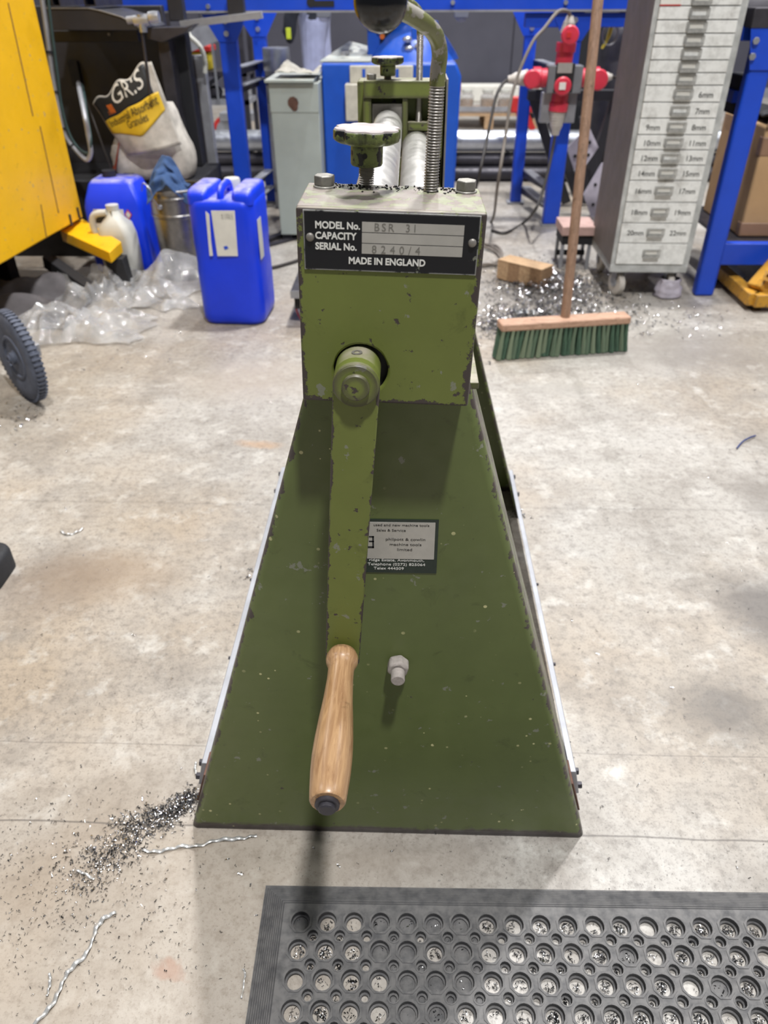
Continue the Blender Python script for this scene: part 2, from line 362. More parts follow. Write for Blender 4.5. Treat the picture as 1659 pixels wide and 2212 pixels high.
def floor_mat():
    s = NT('stained_concrete'); big = s.noise(.9, 6, .62); mid = s.noise(5.5, 8, .7); fine = s.noise(60, 6, .75); grit = s.noise(230, 3, .7)
    x = s.n('ShaderNodeSeparateXYZ', {0: s.tc})
    col = s.mix(s.ramp(big, .35, .65), S(154, 148, 139), S(180, 177, 172))
    col = s.mix(s.math('MULTIPLY', s.ramp(s.noise(1.3, 5, .6, s.map(loc=(7.3, 2.2, 0))), .45, .68), .8), col, S(158, 142, 122))
    col = s.mix(s.math('MULTIPLY', s.ramp(mid, .46, .70), .72), col, S(118, 111, 103))
    col = s.mix(s.math('MULTIPLY', s.ramp(fine, .48, .68), .62), col, S(98, 92, 86))
    col = s.mix(s.math('MULTIPLY', s.ramp(grit, .56, .72), .7), col, S(72, 68, 64))
    col = s.mix(s.math('MULTIPLY', s.ramp(s.noise(14, 7, .7, s.map(loc=(1, 5, 0))), .54, .70), .5), col, S(208, 206, 200))
    def blob(px, py, rx, ry, c, a):
        p = F(px, py); wob = s.n('ShaderNodeVectorMath', {0: s.tc, 1: s.n('ShaderNodeVectorMath', {0: s.noise(5, 5, .7, out='Color'), 1: (.12, .12, 0)}, operation='MULTIPLY').outputs[0]}, operation='ADD').outputs[0]
        v = s.n('ShaderNodeVectorMath', {0: wob, 1: (p.x+.06, p.y+.06, 0)}, operation='SUBTRACT').outputs[0]
        v = s.n('ShaderNodeVectorMath', {0: v, 1: (1/rx, 1/ry, 0)}, operation='MULTIPLY').outputs[0]
        return s.math('MULTIPLY', s.ramp(s.n('ShaderNodeVectorMath', {0: v}, operation='LENGTH').outputs['Value'], 1.0, .35), a), c
    for px, py, rx, ry, c, a in ((1650, 1320, .12, .16, S(84, 80, 78), .75), (1560, 1530, .13, .10, S(92, 88, 84), .7), (1655, 1080, .10, .16, S(110, 104, 98), .6), (230, 1240, .20, .10, S(140, 120, 98), .55),
                                 (120, 1260, .16, .16, S(118, 104, 92), .5), (1200, 840, .16, .07, S(150, 146, 140), .5), (900, 1860, .20, .05, S(120, 112, 104), .45), (520, 820, .30, .22, S(160, 150, 138), .5),
                                 (1450, 760, .5, .22, S(140, 134, 128), .55), (1180, 640, .38, .26, S(104, 100, 96), .75), (110, 1900, .10, .10, S(120, 108, 96), .35), (280, 600, .7, .3, S(120, 112, 104), .6), (362, 2088, .030, .010, S(150, 100, 82), .6), (300, 2000, .55, .40, S(150, 134, 114), .45), (560, 960, .08, .03, S(176, 140, 104), .5)):  # broad near-left blob: tan concrete, darkened to paint in dimmer foreground light
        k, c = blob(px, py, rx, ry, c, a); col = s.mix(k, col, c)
    wv = s.math('ADD', x.outputs[1], s.math('MULTIPLY', s.noise(3, 3), .02))
    for py, wd, a, x0, x1 in ((1780, .0014, .6, -3, .9), (1606, .0012, .32, -3, 0.62), (1085, .004, .15, -3, 3)):
        y0 = F(300, py).y+.01
        k = s.ramp(s.math('ABSOLUTE', s.math('SUBTRACT', wv, y0)), wd*1.6, wd*.5); col = s.mix(s.math('MULTIPLY', k, a), col, S(66, 60, 56))
    vor = s.n('ShaderNodeTexVoronoi', {'Vector': s.n('ShaderNodeVectorMath', {0: s.tc, 1: s.noise(6, 4, out='Color')}, operation='ADD').outputs[0], 'Scale': 2.2}, feature='DISTANCE_TO_EDGE').outputs[0]
    crack = s.math('MULTIPLY', s.ramp(vor, .006, .001), s.ramp(s.noise(1.7, 3, .5, s.map(loc=(9, 4, 0))), .55, .62)); col = s.mix(s.math('MULTIPLY', crack, .5), col, S(88, 82, 76))
    s.bump(s.math('ADD', s.math('MULTIPLY', fine, .6), s.math('MULTIPLY', grit, .5)), .0012, .45)
    return s.fin(col, s.ramp(mid, .3, .7, .34, .56), 0, .55)
M['floor'] = floor_mat()

# ------------------------------------------------------------------ the hall
fl = MB(); fl.add([(-9, -4, 0), (9, -4, 0), (9, 9.6, 0), (-9, 9.6, 0)], [(0, 1, 2, 3)])
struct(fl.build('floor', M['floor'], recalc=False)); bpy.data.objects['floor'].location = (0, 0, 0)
for v, p in zip(bpy.data.objects['floor'].data.vertices, ((-9, -4, 0), (9, -4, 0), (9, 9.6, 0), (-9, 9.6, 0))): v.co = p
wl = struct(thing('wall_back', (0, 9.5, 0), 'x', 'x')); del wl['label']; del wl['category']
x = -8.4
while x < 8.4:
    MB().bb((x+.001, 9.5, .06), (x+1.199, 9.56, 5.2)).build('wall_panel', M['wall'], wl, .01); x += 1.2
MB().bb((-8.4, 9.57, 0), (8.4, 9.7, 5.2)).build('wall_backing', M['wall'], wl)
struct(MB().bb((-8.4, 9.46, 0), (8.4, 9.499, .10)).build('baseboard_back', M['galv_dull']))

# ================================================================== the green slip roller
X3, Y3, Z3 = V((1, 0, 0)), V((0, 1, 0)), V((0, 0, 1))
root = thing('bending_roll_machine', (0, .45, 0), 'olive green hand-cranked sheet bending rolls on flared sheet steel stand', 'rolling machine')
def stand_w(z, far=False):
    k = z/.72
    return (-(.297-(.297-.0797)*k), .297-(.297-.086)*k)
def end_stand(y0, dy, top=.80):
    """flared sheet-metal end: face at y0, side flanges turned in by dy; rounded bends"""
    prof = []; R = .008; rings = []; s = 1 if dy > 0 else -1
    zs = [0, .012]+[top*i/22 for i in range(1, 23)]
    for z in zs:
        l, r = stand_w(z); ring = [V((l, y0+dy, z)), V((l, y0+dy*.5, z)), V((l, y0+s*R, z))]
        for k in range(1, 6): a = pi/2*k/6; ring.append(V((l+R-R*cos(a), y0+s*(R-R*sin(a)), z)))
        for k in range(0, 9): ring.append(V((l+R+(r-l-2*R)*k/8, y0, z)))
        for k in range(1, 6): a = pi/2*k/6; ring.append(V((r-R+R*sin(a), y0+s*(R-R*cos(a)), z)))
        ring += [V((r, y0+s*R, z)), V((r, y0+dy*.5, z)), V((r, y0+dy, z))]; rings.append(ring)
    mb = MB(); n = len(rings[0]); vs = [p for q in rings for p in q]
    mb.add(vs, [(j*n+i, j*n+i+1, (j+1)*n+i+1, (j+1)*n+i) for j in range(len(rings)-1) for i in range(n-1)])
    return mb
def lin(s, z, x0, z0, x1, z1): return s.math('MULTIPLY_ADD', z, (x1-x0)/(z1-z0), x0-z0*(x1-x0)/(z1-z0))
def plate_edge(s):
    q = s.n('ShaderNodeSeparateXYZ', {0: s.tc}).outputs; l0, r0 = stand_w(0); l1, r1 = stand_w(.7)
    return s.math('MINIMUM', s.math('SUBTRACT', q[0], lin(s, q[2], l0, 0, l1, .7)), s.math('SUBTRACT', lin(s, q[2], r0, 0, r1, .7), q[0]))
M['green_plate'] = painted('olive_green_sheet_paint', S(96, 108, 60), CHIP, .70, .36, flecks=.9, chips=.70, foot=.016, efn=plate_edge, ew=.012)
near = end_stand(0.0, .12).build('end_stand', M['green_plate'], root, solid=.004, angle=60)
far = end_stand(.95, -.12).build('end_stand', M['green_plate'], root, solid=.004, angle=60)
# stud and nut on the near stand
mb = MB(); mb.cyl((.0152, -.002, .372), (.0152, -.018, .372), .0142, n=6, ph=.3)
mb.build('hex_nut', M['dusty'], near, .003)
mb = MB(); mb.cyl((.0152, -.019, .372), (.0152, -.034, .372), .0085, n=18); mb.build('stud', M['dusty'], near, .0012)
# tie rails along the floor, bolted to the flanges
for s in (-1, 1):
    def sx(z, off=0.0): l, r = stand_w(z); return (l-off) if s < 0 else (r+off)
    rail = MB(); z0, z1 = .028, .082
    ring = lambda y: [V((sx(z0, .003), y, z0)), V((sx(z0, .009), y, z0)), V((sx(z1, .013), y, z1)), V((sx(z1, .003), y, z1))]
    rail.loft([ring(.055), ring(.92)])
    ro = rail.build('tie_rail', M['galv_dull'], root, .001)
    tab = MB(); ring = lambda z: [V((sx(z, .002), .03, z)), V((sx(z, .005), .03, z)), V((sx(z, .005), .072, z)), V((sx(z, .002), .072, z))]
    tab.loft([ring(.022), ring(.088)]); tab.build('fixing_tab', M['rust'], root, .0006)
    for y, z in ((.062, .040), (.062, .074), (.30, .055), (.52, .055), (.875, .040), (.90, .074)):
        b = MB(); x = sx(z, .009); b.cyl((x, y, z), (x+s*.007, y, z-.0), .0058 if y < .1 or y > .8 else .0035, n=6); b.build('bolt_head', M['dark_steel'], ro, .0006)

# ---- second maker's label on the near stand (partly behind the crank arm)
lab = MB(); lab.bb((-.052, -.0021, .5148), (.057, -.0029, .5885)); lo = lab.build('supplier_label', M['label_green'], root)
MB().bb((-.0495, -.0029, .535), (.0535, -.0033, .5850)).build('silver_panel', M['silver'], lo)
def L2(s, px, py, size, m, bold=0.0, align='LEFT', st=1.0):
    p = P(px, py, -.0033); put_text(s, size, m, lo, (p.x, -.0034 if m is not M['white_ink'] else -.0031, p.z), X3, Z3, align, bold, st)
L2('used and new machine tools', 867, 1137, .0046, M['dark_ink'], 0, 'CENTER', 1.14)
L2('Sales & Service', 845, 1148, .0046, M['dark_ink'], 0, 'CENTER', 1.14)
L2('philpott & cowlin', 876, 1168, .0052, M['dark_ink'], 0, 'CENTER', 1.2)
L2('machine tools', 876, 1179, .0052, M['dark_ink'], 0, 'CENTER', 1.2)
L2('limited', 874, 1190, .0052, M['dark_ink'], 0, 'CENTER', 1.2)
L2('ridge Estate, Avonmouth,', 797, 1212, .0049, M['white_ink'], 0, 'LEFT', 1.22)
L2('Telephone (0272) 825064', 794, 1221, .0051, M['white_ink'], 0, 'LEFT', 1.2)
L2('Telex 444509', 807, 1230, .0051, M['white_ink'], 0, 'LEFT', 1.2)
lg = MB()
for a, b in (((797, 1158), (808, 1161)), ((804, 1158), (808, 1184)), ((797, 1168), (808, 1171)), ((793, 1180), (808, 1184))):
    p, q = P(*a, -.0034), P(*b, -.0034); lg.bb((p.x, -.0033, p.z), (q.x, -.0035, q.z))
lg.build('emblem', M['black_print'], lo)

# ---- near head: a drive housing that sits a little crooked on its stand
PV = V((.004, 0, .828)); RB = Matrix.Rotation(rad(1.8), 3, 'Y')
def hb(p): return PV+RB @ (V(p)-PV)
def hx(mb): mb.v = [hb(p) for p in mb.v]; return mb
HX0, HX1, HZ0, HZ1, HY0, HY1 = -.0705, .0785, .745, .911, -.042, .048
hw, hh = (HX1-HX0)/2, (HZ1-HZ0)/2; cx, cz = (HX0+HX1)/2, (HZ0+HZ1)/2
mb = MB(); sheet_with_holes(mb, [(HX0, HZ0), (HX1, HZ0), (HX1, HZ1), (HX0, HZ1)], [circ(-.0185, .7765, .0238, 32)], (0, HY0, 0), X3, Z3, (0, .006, 0))
def block_edge(s):
    Ri = RB.inverted(); v = s.map((1, 1, 1), tuple(PV-Ri @ PV), (0, -rad(1.8), 0)); q = s.n('ShaderNodeSeparateXYZ', {0: v}).outputs
    a, b, c = [s.math('SUBTRACT', s.math('ABSOLUTE', s.math('SUBTRACT', q[i], m_)), h_) for i, m_, h_ in ((0, cx, hw), (1, (HY0+HY1)/2, (HY1-HY0)/2), (2, cz, hh))]
    s2 = s.math('MAXIMUM', s.math('MINIMUM', a, b), s.math('MINIMUM', s.math('MAXIMUM', a, b), c)); return s.math('MULTIPLY', s2, -1.0)
M['green_block'] = painted('olive_green_housing_paint', S(112, 122, 58), CHIP, .86, dust=(S(158, 150, 136), .9), chips=.635, efn=block_edge, ew=.014)
house = hx(mb).build('drive_housing', M['green_block'], root, .0022, seg=3)
mb = MB(); y0 = HY0+.006
mb.bb((HX0+.0004, y0, HZ0+.0004), (HX0+.007, HY1, HZ1-.008)); mb.bb((HX1-.007, y0, HZ0), (HX1-.0004, HY1, HZ1-.008)); mb.bb((HX0+.007, y0, HZ1-.009), (HX1-.007, HY1-.006, HZ1-.0082)); mb.bb((HX0+.007, y0, HZ0+.0004), (HX1-.007, HY1, HZ0+.007))
mb.bb((HX0, HY1-.006, HZ0), (HX1, HY1, HZ1-.008)); hx(mb).build('housing_shell', M['green_block'], root, .0015)
hx(MB().bb((HX0, y0-.0002, HZ1-.008), (HX1, HY1, HZ1))).build('housing_top', M['green_top'], root, .0012)
mb = MB(); mb.cyl((-.0185, -.034, .7765), (-.0185, -.02, .7765), .030, n=24); hx(mb).build('bearing_plate', M['hole_dark'], root)
for x in (-.055, .066):
    mb = MB(); mb.cyl((x, .033, HZ1-.001), (x, .033, HZ1+.0015), .0098, n=20); mb.cyl((x, .033, HZ1+.0015), (x, .033, HZ1+.0095), .0092, n=6, ph=.35)
    hx(mb).build('bolt_head', M['bolt'], root, .0009)
# grit that has settled along the back of the housing top
mb = MB()
for i in range(170):
    x = random.uniform(-.062, .072); y = random.gauss(.036, .007)
    if y > .045 or y < .0: continue
    r = random.uniform(.0005, .0014); mb.ball((x, y, HZ1+r*.6), r, (1, 1, random.uniform(.5, 1)), 5, 3)
g = hx(mb).build('grit', M['swarf_dark'], root); g['kind'] = 'stuff'

# nameplate
NX0, NX1, NZ0, NZ1 = -.0648, .0738, .8635, .9095; yn = HY0-.0012
npl = hx(MB().bb((NX0, HY0, NZ0), (NX1, yn, NZ1))).build('nameplate', M['name_black'], root, .0003)
def N2(s, x, z, size, m, align='LEFT', bold=.0, st=1.0, name='lettering', sp=1.0):
    put_text(s, size, m, npl, hb((NX0+x, yn-.0003, NZ1-z)), RB @ X3, RB @ Z3, align, bold, st, name, sp)
for t, z in (('MODEL No.', .0133), ('CAPACITY', .0213), ('SERIAL No.', .0295)): N2(t, .0092, z, .0074, M['white_ink'], 'LEFT', .00024, .93)
N2('MADE IN ENGLAND', .0665, .0400, .0074, M['white_ink'], 'CENTER', .00024, .93)
for a, b in ((.0074, .0151), (.0157, .0234), (.0240, .0318)):
    hx(MB().bb((NX0+.0462, yn, NZ1-a), (NX0+.1262, yn-.0002, NZ1-b))).build('blank_strip', M['silver'], npl)
N2('BSR  31', .0555, .0139, .0085, M['stamp'], 'LEFT', 0, .95, 'stamped_lettering', 1.35)
N2('8240/4', .0540, .0311, .0088, M['stamp'], 'LEFT', 0, .95, 'stamped_lettering', 1.75)
for x, z in ((.0052, .0205), (.1334, .0205)):
    mb = MB(); mb.ball((NX0+x, yn, NZ1-z), .0034, (1, .62, 1), 16, 8); hx(mb).build('rivet', M['steel_dull'], npl)

# adjusting knobs (one at each end), clamp levers with ball
M['green_bare'] = painted('worn_green_on_steel_rod', S(112, 116, 70), S(150, 146, 138), 0, .38, chips=.53)
def knob(y, xf):
    kx = -.0195; mb = MB(); rings = []
    def lobed(r, z, n=64):
        out = []
        for k in range(n):
            a = 2*pi*k/n; q = r*(1-.15*max(0, cos(a*8+.5))**1.2); out.append(V((kx+q*cos(a), y+q*sin(a), z)))
        return out
    for r, z in ((.0190, .9445), (.0240, .9456), (.0275, .9474), (.0284, .9486), (.0284, .9546), (.0278, .9556), (.0262, .9560), (.012, .9560)): rings.append(lobed(r, z))
    mb.loft(rings); kn = xf(mb).build('adjusting_knob', M['green_old'], root, angle=50)
    mb = MB(); mb.loft([lobed(.0276, .9556), lobed(.0272, .9566), lobed(.0258, .9569)]); xf(mb).build('knob_face', M['knob_face'], kn, angle=50)
    mb = MB(); mb.lathe([(.0128, .928), (.0136, .9295), (.0136, .9440), (.019, .9462)], (kx, y, 0), n=28); xf(mb).build('knob_hub', M['green_old'], kn)
    mb = MB(); mb.cyl((kx-.001, y-.0142, .937), (kx-.001, y-.0125, .937), .0022, n=10); xf(mb).build('grub_screw', M['hole_dark'], kn)
    mb = MB(); pr = []; z = .9125 if y < .5 else .905
    while z < .930: pr += [(.0058, z), (.0068, z+.0009)]; z += .0018
    mb.lathe(pr, (kx, y, 0), n=18); xf(mb).build('screw_thread', M['thread'], kn)
def lever(y, xf, zb):
    lx = .0360; mb = MB(); pr = []; z = zb
    while z < .990: pr += [(.0049, z), (.0063, z+.0009), (.0063, z+.0013)]; z += .0022
    mb.lathe(pr, (lx, y, 0), n=32); rod = xf(mb).build('threaded_rod', M['thread'], root, angle=80)
    mb = MB(); pts = catmull([(lx, y, .989), (lx, y, 1.000), (lx+.0005, y-.002, 1.011), (lx-.003, y-.012, 1.022), (lx-.011, y-.028, 1.030), (lx-.024, y-.048, 1.037), (lx-.034, y-.066, 1.041)], 6)
    mb.tube(pts, .0062, 14); lv = xf(mb).build('clamp_lever', M['green_bare'], root)
    mb = MB(); mb.ball((lx-.0435, y-.082, 1.0440), .0180, (1, 1, 1), 32, 20); xf(mb).build('ball_knob', M['black_gloss'], lv)
ident = lambda m_: m_
knob(.040, hx); lever(.030, hx, .911)
knob(.862, ident); lever(.852, ident, .80)

# crank: boss on the shaft, flat tapered arm, turned wooden grip pointing at the viewer
HC = V((-.0222, 0, .7790))
mb = MB(); mb.lathe([(.0190, .030), (.0198, .034), (.0198, .0770), (.0190, .0785), (.0150, .0785)], (HC.x, 0, HC.z), (0, -1, 0), 36)
arm_pts = []
tl, tr, bl, br = P(717, 842, -.072), P(821, 842, -.072), P(703, 1428, -.072), P(776, 1432, -.072)
poly = [V((bl.x, -.063, bl.z)), V((br.x, -.063, br.z)), V((HC.x+.0200, -.063, HC.z-.004))]
for k in range(1, 12): a = pi*k/12; poly.append(V((HC.x+.0200*cos(a), -.063, HC.z+.0200*sin(a))))
poly.append(V((HC.x-.0200, -.063, HC.z-.004)))
def arm_edge(s):
    q = s.n('ShaderNodeSeparateXYZ', {0: s.tc}).outputs
    return s.math('MINIMUM', s.math('SUBTRACT', q[0], lin(s, q[2], bl.x, bl.z, HC.x-.02, HC.z-.004)), s.math('SUBTRACT', lin(s, q[2], br.x, br.z, HC.x+.02, HC.z-.004), q[0]))
M['green_arm'] = painted('olive_green_arm_paint', S(110, 120, 56), CHIP, .78, chips=.645, efn=arm_edge, ew=.007)
arm = MB().prism(poly, (0, -.011, 0)).build('crank_arm', M['green_arm'], root, .0012)
mb.build('boss', M['green'], arm, .0008)
mb = MB(); mb.lathe([(.0195, .073), (.0195, .0775), (.0183, .0790), (.0128, .0790)], (HC.x, 0, HC.z), (0, -1, 0), 36); mb.build('collar', M['green'], arm)
mb = MB(); mb.lathe([(.0118, .076), (.0118, .0815), (.0108, .0828), (.0, .0830)], (HC.x, 0, HC.z), (0, -1, 0), 32); mb.build('shaft_end', M['green'], arm)
mb = MB(); mb.lathe([(.0046, 0.0), (.0046, .0012), (.0026, .0012), (.0026, .0002), (0, .0002)], (HC.x, -.054, HC.z+.0192), (0, 0, 1), 20); mb.build('grub_screw', M['steel_dull'], arm)
hz = .4625; hx0 = -.0445
mb = MB(); mb.lathe([(.0, 0), (.010, .0), (.0150, .002), (.0172, .008), (.0172, .014), (.0160, .0175), (.0150, .0190), (.0138, .025), (.0138, .040), (.0150, .065), (.0170, .090), (.0187, .115), (.0193, .135), (.0188, .152), (.0174, .170), (.0164, .180), (.0150, .1822), (.0, .1822)], (hx0, -.0765, hz), (0, -1, .0), 40)
mb.build('wooden_grip', M['wood_handle'], arm, angle=50)
mb = MB(); mb.lathe([(.0112, .182), (.0112, .1855), (.0102, .1862), (.0078, .1862), (.0078, .1895), (.0064, .1905), (.0, .1906)], (hx0, -.0765, hz), (0, -1, 0), 12); mb.build('end_screw', M['dark_steel'], arm)

# rolls and far end frame
for x, z, nm in ((-.0185, .853, 'a'), (.0325, .8195, 'b')):
    mb = MB(); mb.lathe([(.012, .048), (.012, .066), (.0245, .067), (.0255, .069), (.0255, .826), (.0245, .828), (.012, .829), (.012, .87)], (x, 0, z), (0, 1, 0), 40); mb.build('roll', M['roll'], root)
fr = MB(); fr.bb((-.0615, .835, .8955), (.0795, .880, .9225)); fr = fr.build('end_frame', M['green'], root, .0015)
for a, b in (((-.0625, .838, .70), (-.0480, .880, .8955)), ((.0070, .838, .70), (.0165, .880, .8955)), ((.0660, .838, .70), (.0795, .880, .8955)), ((-.0625, .838, .70), (.0795, .880, .80)), ((.0170, .838, .8440), (.0655, .880, .8580))):
    MB().bb(a, b).build('frame_bar', M['green'], fr, .001)
sheet = MB(); sheet_with_holes(sheet, [(-.0470, .815), (.0065, .815), (.0065, .8870), (-.0470, .8870)], [[(-.030, .868), (-.011, .868), (-.011, .876), (-.030, .876)]], (0, .842, 0), X3, Z3, (0, .02, 0))
sheet.build('bearing_block', M['steel_dull'], fr, .001)
sheet = MB(); sheet_with_holes(sheet, [(.0172, .79), (.0655, .79), (.0655, .8430), (.0172, .8430)], [[(.024, .8385), (.042, .8385), (.042, .8425), (.024, .8425)]], (0, .842, 0), X3, Z3, (0, .02, 0))
sheet.build('bearing_block', M['steel_dull'], fr, .001)
MB().bb((-.075, .882, .66), (.085, .948, .918)).build('gear_cover', M['green'], fr, .003)
for x in (-.048, .066):
    mb = MB(); mb.cyl((x, .858, .9215), (x, .858, .931), .0085, n=6); mb.build('bolt_head', M['bolt'], fr, .0008)
MB().bb((.083, .83, .72), (.086, .94, .925)).build('side_strip', M['steel_dull'], fr)
MB().bb((-.08, .01, .735), (.09, .12, .742)).build('top_plate', M['green'], root, .001)
MB().bb((-.08, .83, .69), (.09, .94, .70)).build('top_plate', M['green'], root, .001)

# ================================================================== blue jerrycan in front, blue can behind, bucket, jug
def rring(cx_, cy_, hx_, hy_, r, z, yaw=0.0, n=6):
    c, s_ = cos(yaw), sin(yaw); return [V((cx_+x*c-y*s_, cy_+x*s_+y*c, z)) for x, y in rrect(hx_, hy_, r, n)]
def jerrycan(name, cx_, cy_, hw_, hd, h, yaw, label):
    t = thing(name, (cx_, cy_, 0), label, 'jerrycan'); mb = MB(); k = h/.49
    mb.loft([rring(cx_, cy_, hw_*a, hd*a, .045, z*k, yaw) for a, z in ((.86, 0), (.95, .006), (.99, .02), (1.0, .045), (1.0, .20), (.985, .23), (.985, .27), (1.0, .30), (1.0, .425), (.97, .443), (.90, .452))])
    mb.build('body', M['blue_plastic'], t, angle=50)
    R = Matrix.Rotation(yaw, 3, 'Z'); W = lambda x, y, z: V((cx_, cy_, 0))+R @ V((x, y, z))
    for s in (-1, 1):
        mb = MB(); rs = []
        for a, z in ((1.0, .435), (1.0, .462), (.93, .478), (.72, .486)):
            rs.append([W(s*(hw_*.66)+x*a, y*a, z*k) for x, y in rrect(hw_*.31, hd*.93, .02, 5)])
        mb.loft(rs); mb.build('shoulder', M['blue_plastic'], t, angle=50)
    mb = MB(); mb.tube(catmull([W(0, -hd*.72, .448*k), W(0, -hd*.66, .470*k), W(0, -hd*.45, .482*k), W(0, hd*.1, .483*k), W(0, hd*.3, .470*k), W(0, hd*.34, .448*k)], 5), .016, 10, .8); mb.build('carry_handle', M['blue_plastic'], t)
    mb = MB(); mb.lathe([(.030, .445*k), (.030, .482*k), (.027, .487*k), (.0, .487*k)], W(0, hd*.68, 0), n=18); mb.build('screw_cap', M['milky'], t)
    return t, W
YD = 2.08
jc, WJ = jerrycan('jerrycan', -.638, YD+.125, .121, .125, .49, rad(-3), 'upright bright blue plastic jerrycan with torn white label beside metal bucket')
def quad_on(mb, pts, Y, th=.0012):
    mb.prism([V((P(x, y, Y).x, Y, P(x, y, Y).z)) for x, y in pts], (0, -th, 0)); return mb
quad_on(MB(), [(456, 455), (507, 455), (514, 553), (470, 553)], YD-.004).build('label_sheet', M['white_paper'], jc)
quad_on(MB(), [(444, 456), (452, 463), (456, 520), (460, 552), (453, 553), (450, 520)], YD-.004).build('label_scrap', M['white_paper'], jc)
quad_on(MB(), [(483, 533), (490, 531), (494, 536), (486, 540)], YD-.0055).build('label_mark', M['blue_steel'], jc)
for i, (px, py) in enumerate(((478, 468), (490, 468), (479, 474), (491, 474))):
    p = P(px, py, YD-.0055); put_text('70.2.' if i % 2 else '0 17', .012, M['stamp'], jc, p, X3, Z3)
MB().prism([WJ(.1222, -.085, .24), WJ(.1222, -.03, .24), WJ(.1222, -.03, .38), WJ(.1222, -.085, .38)], WJ(.0012, 0, 0)-WJ(0, 0, 0)).build('side_label', M['milky'], jc)

YC = 2.72
t = thing('jerrycan', (-1.27, YC+.11, 0), 'sloped-shoulder blue plastic jerrycan with hazard label behind milky jug', 'jerrycan')
mb = MB(); rs = []
for hwx, hd, z in ((.122, .10, 0), (.130, .108, .012), (.132, .11, .05), (.128, .11, .28), (.122, .10, .31), (.098, .085, .372), (.086, .07, .385)):
    rs.append(rring(-1.268, YC+.11, hwx, hd, .022, z, 0, 5))
mb.loft(rs); mb.build('body', M['blue_plastic'], t, angle=50)
mb = MB(); mb.lathe([(.03, .38), (.03, .41), (.0, .41)], (-1.30, YC+.13, 0), n=16); mb.build('screw_cap', M['black_steel'], t)
def lab_c(px0, py0, px1, py1, m, name, d=.001, Y=YC-.003, parent=None):
    a, b = P(px0, py0, Y), P(px1, py1, Y); return MB().bb((a.x, Y, a.z), (b.x, Y-d, b.z)).build(name, m, parent or t)
lab_c(201, 452, 287, 560, M['white_paper'], 'label_sheet'); lab_c(202, 453, 252, 482, M['black_print'], 'label_header', .0016)
p = P(277, 464, YC-.006); MB().prism([p+V((-.016, 0, 0)), p+V((0, 0, -.022)), p+V((.016, 0, 0)), p+V((0, 0, .022))], (0, .002, 0)).build('hazard_diamond', M['red'], t)
MB().prism([p+V((-.011, -.001, 0)), p+V((0, -.001, -.015)), p+V((.011, -.001, 0)), p+V((0, -.001, .015))], (0, .002, 0)).build('diamond_field', M['white_paper'], t)

YJ = 2.575
t = thing('plastic_jug', (-1.19, YJ+.07, 0), 'milky translucent plastic jug in front of hazard-labelled blue can', 'jug')
a = P(265, 600, YJ+.02); b = P(265, 480, YJ+.02)
mb = MB(); jx = P(252, 560, YJ).x
mb.loft([rring(jx, YJ+.07, hw_, hd, .03, z) for hw_, hd, z in ((.066, .05, 0), (.074, .06, .01), (.076, .062, .12), (.073, .06, .19), (.06, .06, .235), (.034, .036, .265), (.026, .028, .29))])
mb.build('body', M['milky'], t, angle=60)
mb = MB(); mb.tube(catmull([(jx-.02, YJ+.05, .285), (jx-.075, YJ+.05, .275), (jx-.092, YJ+.05, .235), (jx-.078, YJ+.05, .17)], 6), .014, 10); mb.build('handle', M['milky'], t)
mb = MB(); mb.lathe([(.026, .288), (.027, .312), (.0, .312)], (jx, YJ+.07, 0), n=16); mb.build('cap', M['milky'], t)

bx, by, br_ = -.975, 2.70, .112
t = thing('bucket', (bx, by, 0), 'round galvanised metal bucket with wire handle between two blue cans', 'bucket')
mb = MB(); mb.lathe([(.100, 0), (.101, .006), (.106, .16), (.110, .262), (.1135, .266), (.1135, .276), (.1105, .280), (.112, .335), (.116, .338), (.117, .346), (.1135, .352), (.113, .366), (.1155, .370), (.1165, .374), (.114, .377), (.111, .374), (.108, .30), (.098, .012), (.0, .012)], (bx, by, 0), n=48)
mb.build('pail', M['steel'], t)
ear = P(346, 447, by-.10); mb = MB(); mb.lathe([(.011, -.004), (.011, .004), (.008, .008), (.0, .008)], (ear.x, by-.104, ear.z), (0, -1, 0), 14); mb.build('ear', M['galv'], t)
mb = MB(); top = P(325, 408, by-.11); mb.tube(catmull([(ear.x, by-.113, ear.z), (ear.x-.020, by-.116, ear.z+.04), (top.x, by-.118, top.z), (top.x-.03, by-.10, top.z+.02), (bx-.135, by-.02, .36)], 5), .0028, 8); mb.build('wire_bail', M['galv'], t)
mb = MB(); mb.grid(lambda u, v: V((bx+.102*v*cos(2*pi*u), by+.102*v*sin(2*pi*u), .335+.02*noise.noise(V((u*9, v*5, 1))))), 24, 6, True); mb.build('dirty_contents', M['black_deep'], t)
# blue rag over the rim
mb = MB(); r0, r1 = P(318, 330, by-.06), P(405, 420, by-.06)
def rag(u, v):
    x = bx-.085+.165*u; z = .385+.115*sin(pi*min(1, u*1.15))**.8*(1-.85*v)+.02*noise.noise(V((u*6, v*6, 3)))
    y = by-.02-.10*v+.045*(u-.5)*v+.03*noise.noise(V((u*5, v*5, 9)))
    if v > .7: z -= .06*(v-.7)/.3*(abs(u-.5)*2)
    return V((x, y, z))
mb.grid(rag, 22, 16); tag(mb.build('rag', M['rag'], None, solid=.004, sub=1, angle=180), 'crumpled blue rag draped over the metal bucket rim', 'rag')

# ================================================================== torn absorbent granule bag behind the bucket
t = thing('granule_bag', (-1.14, 3.0, .345), 'torn white bag with yellow and black print standing behind bucket', 'bag')
YB = 2.95
def bag_pt(px, py, bulge=0.0): p = P(px, py, YB); return V((p.x, YB-bulge, p.z))
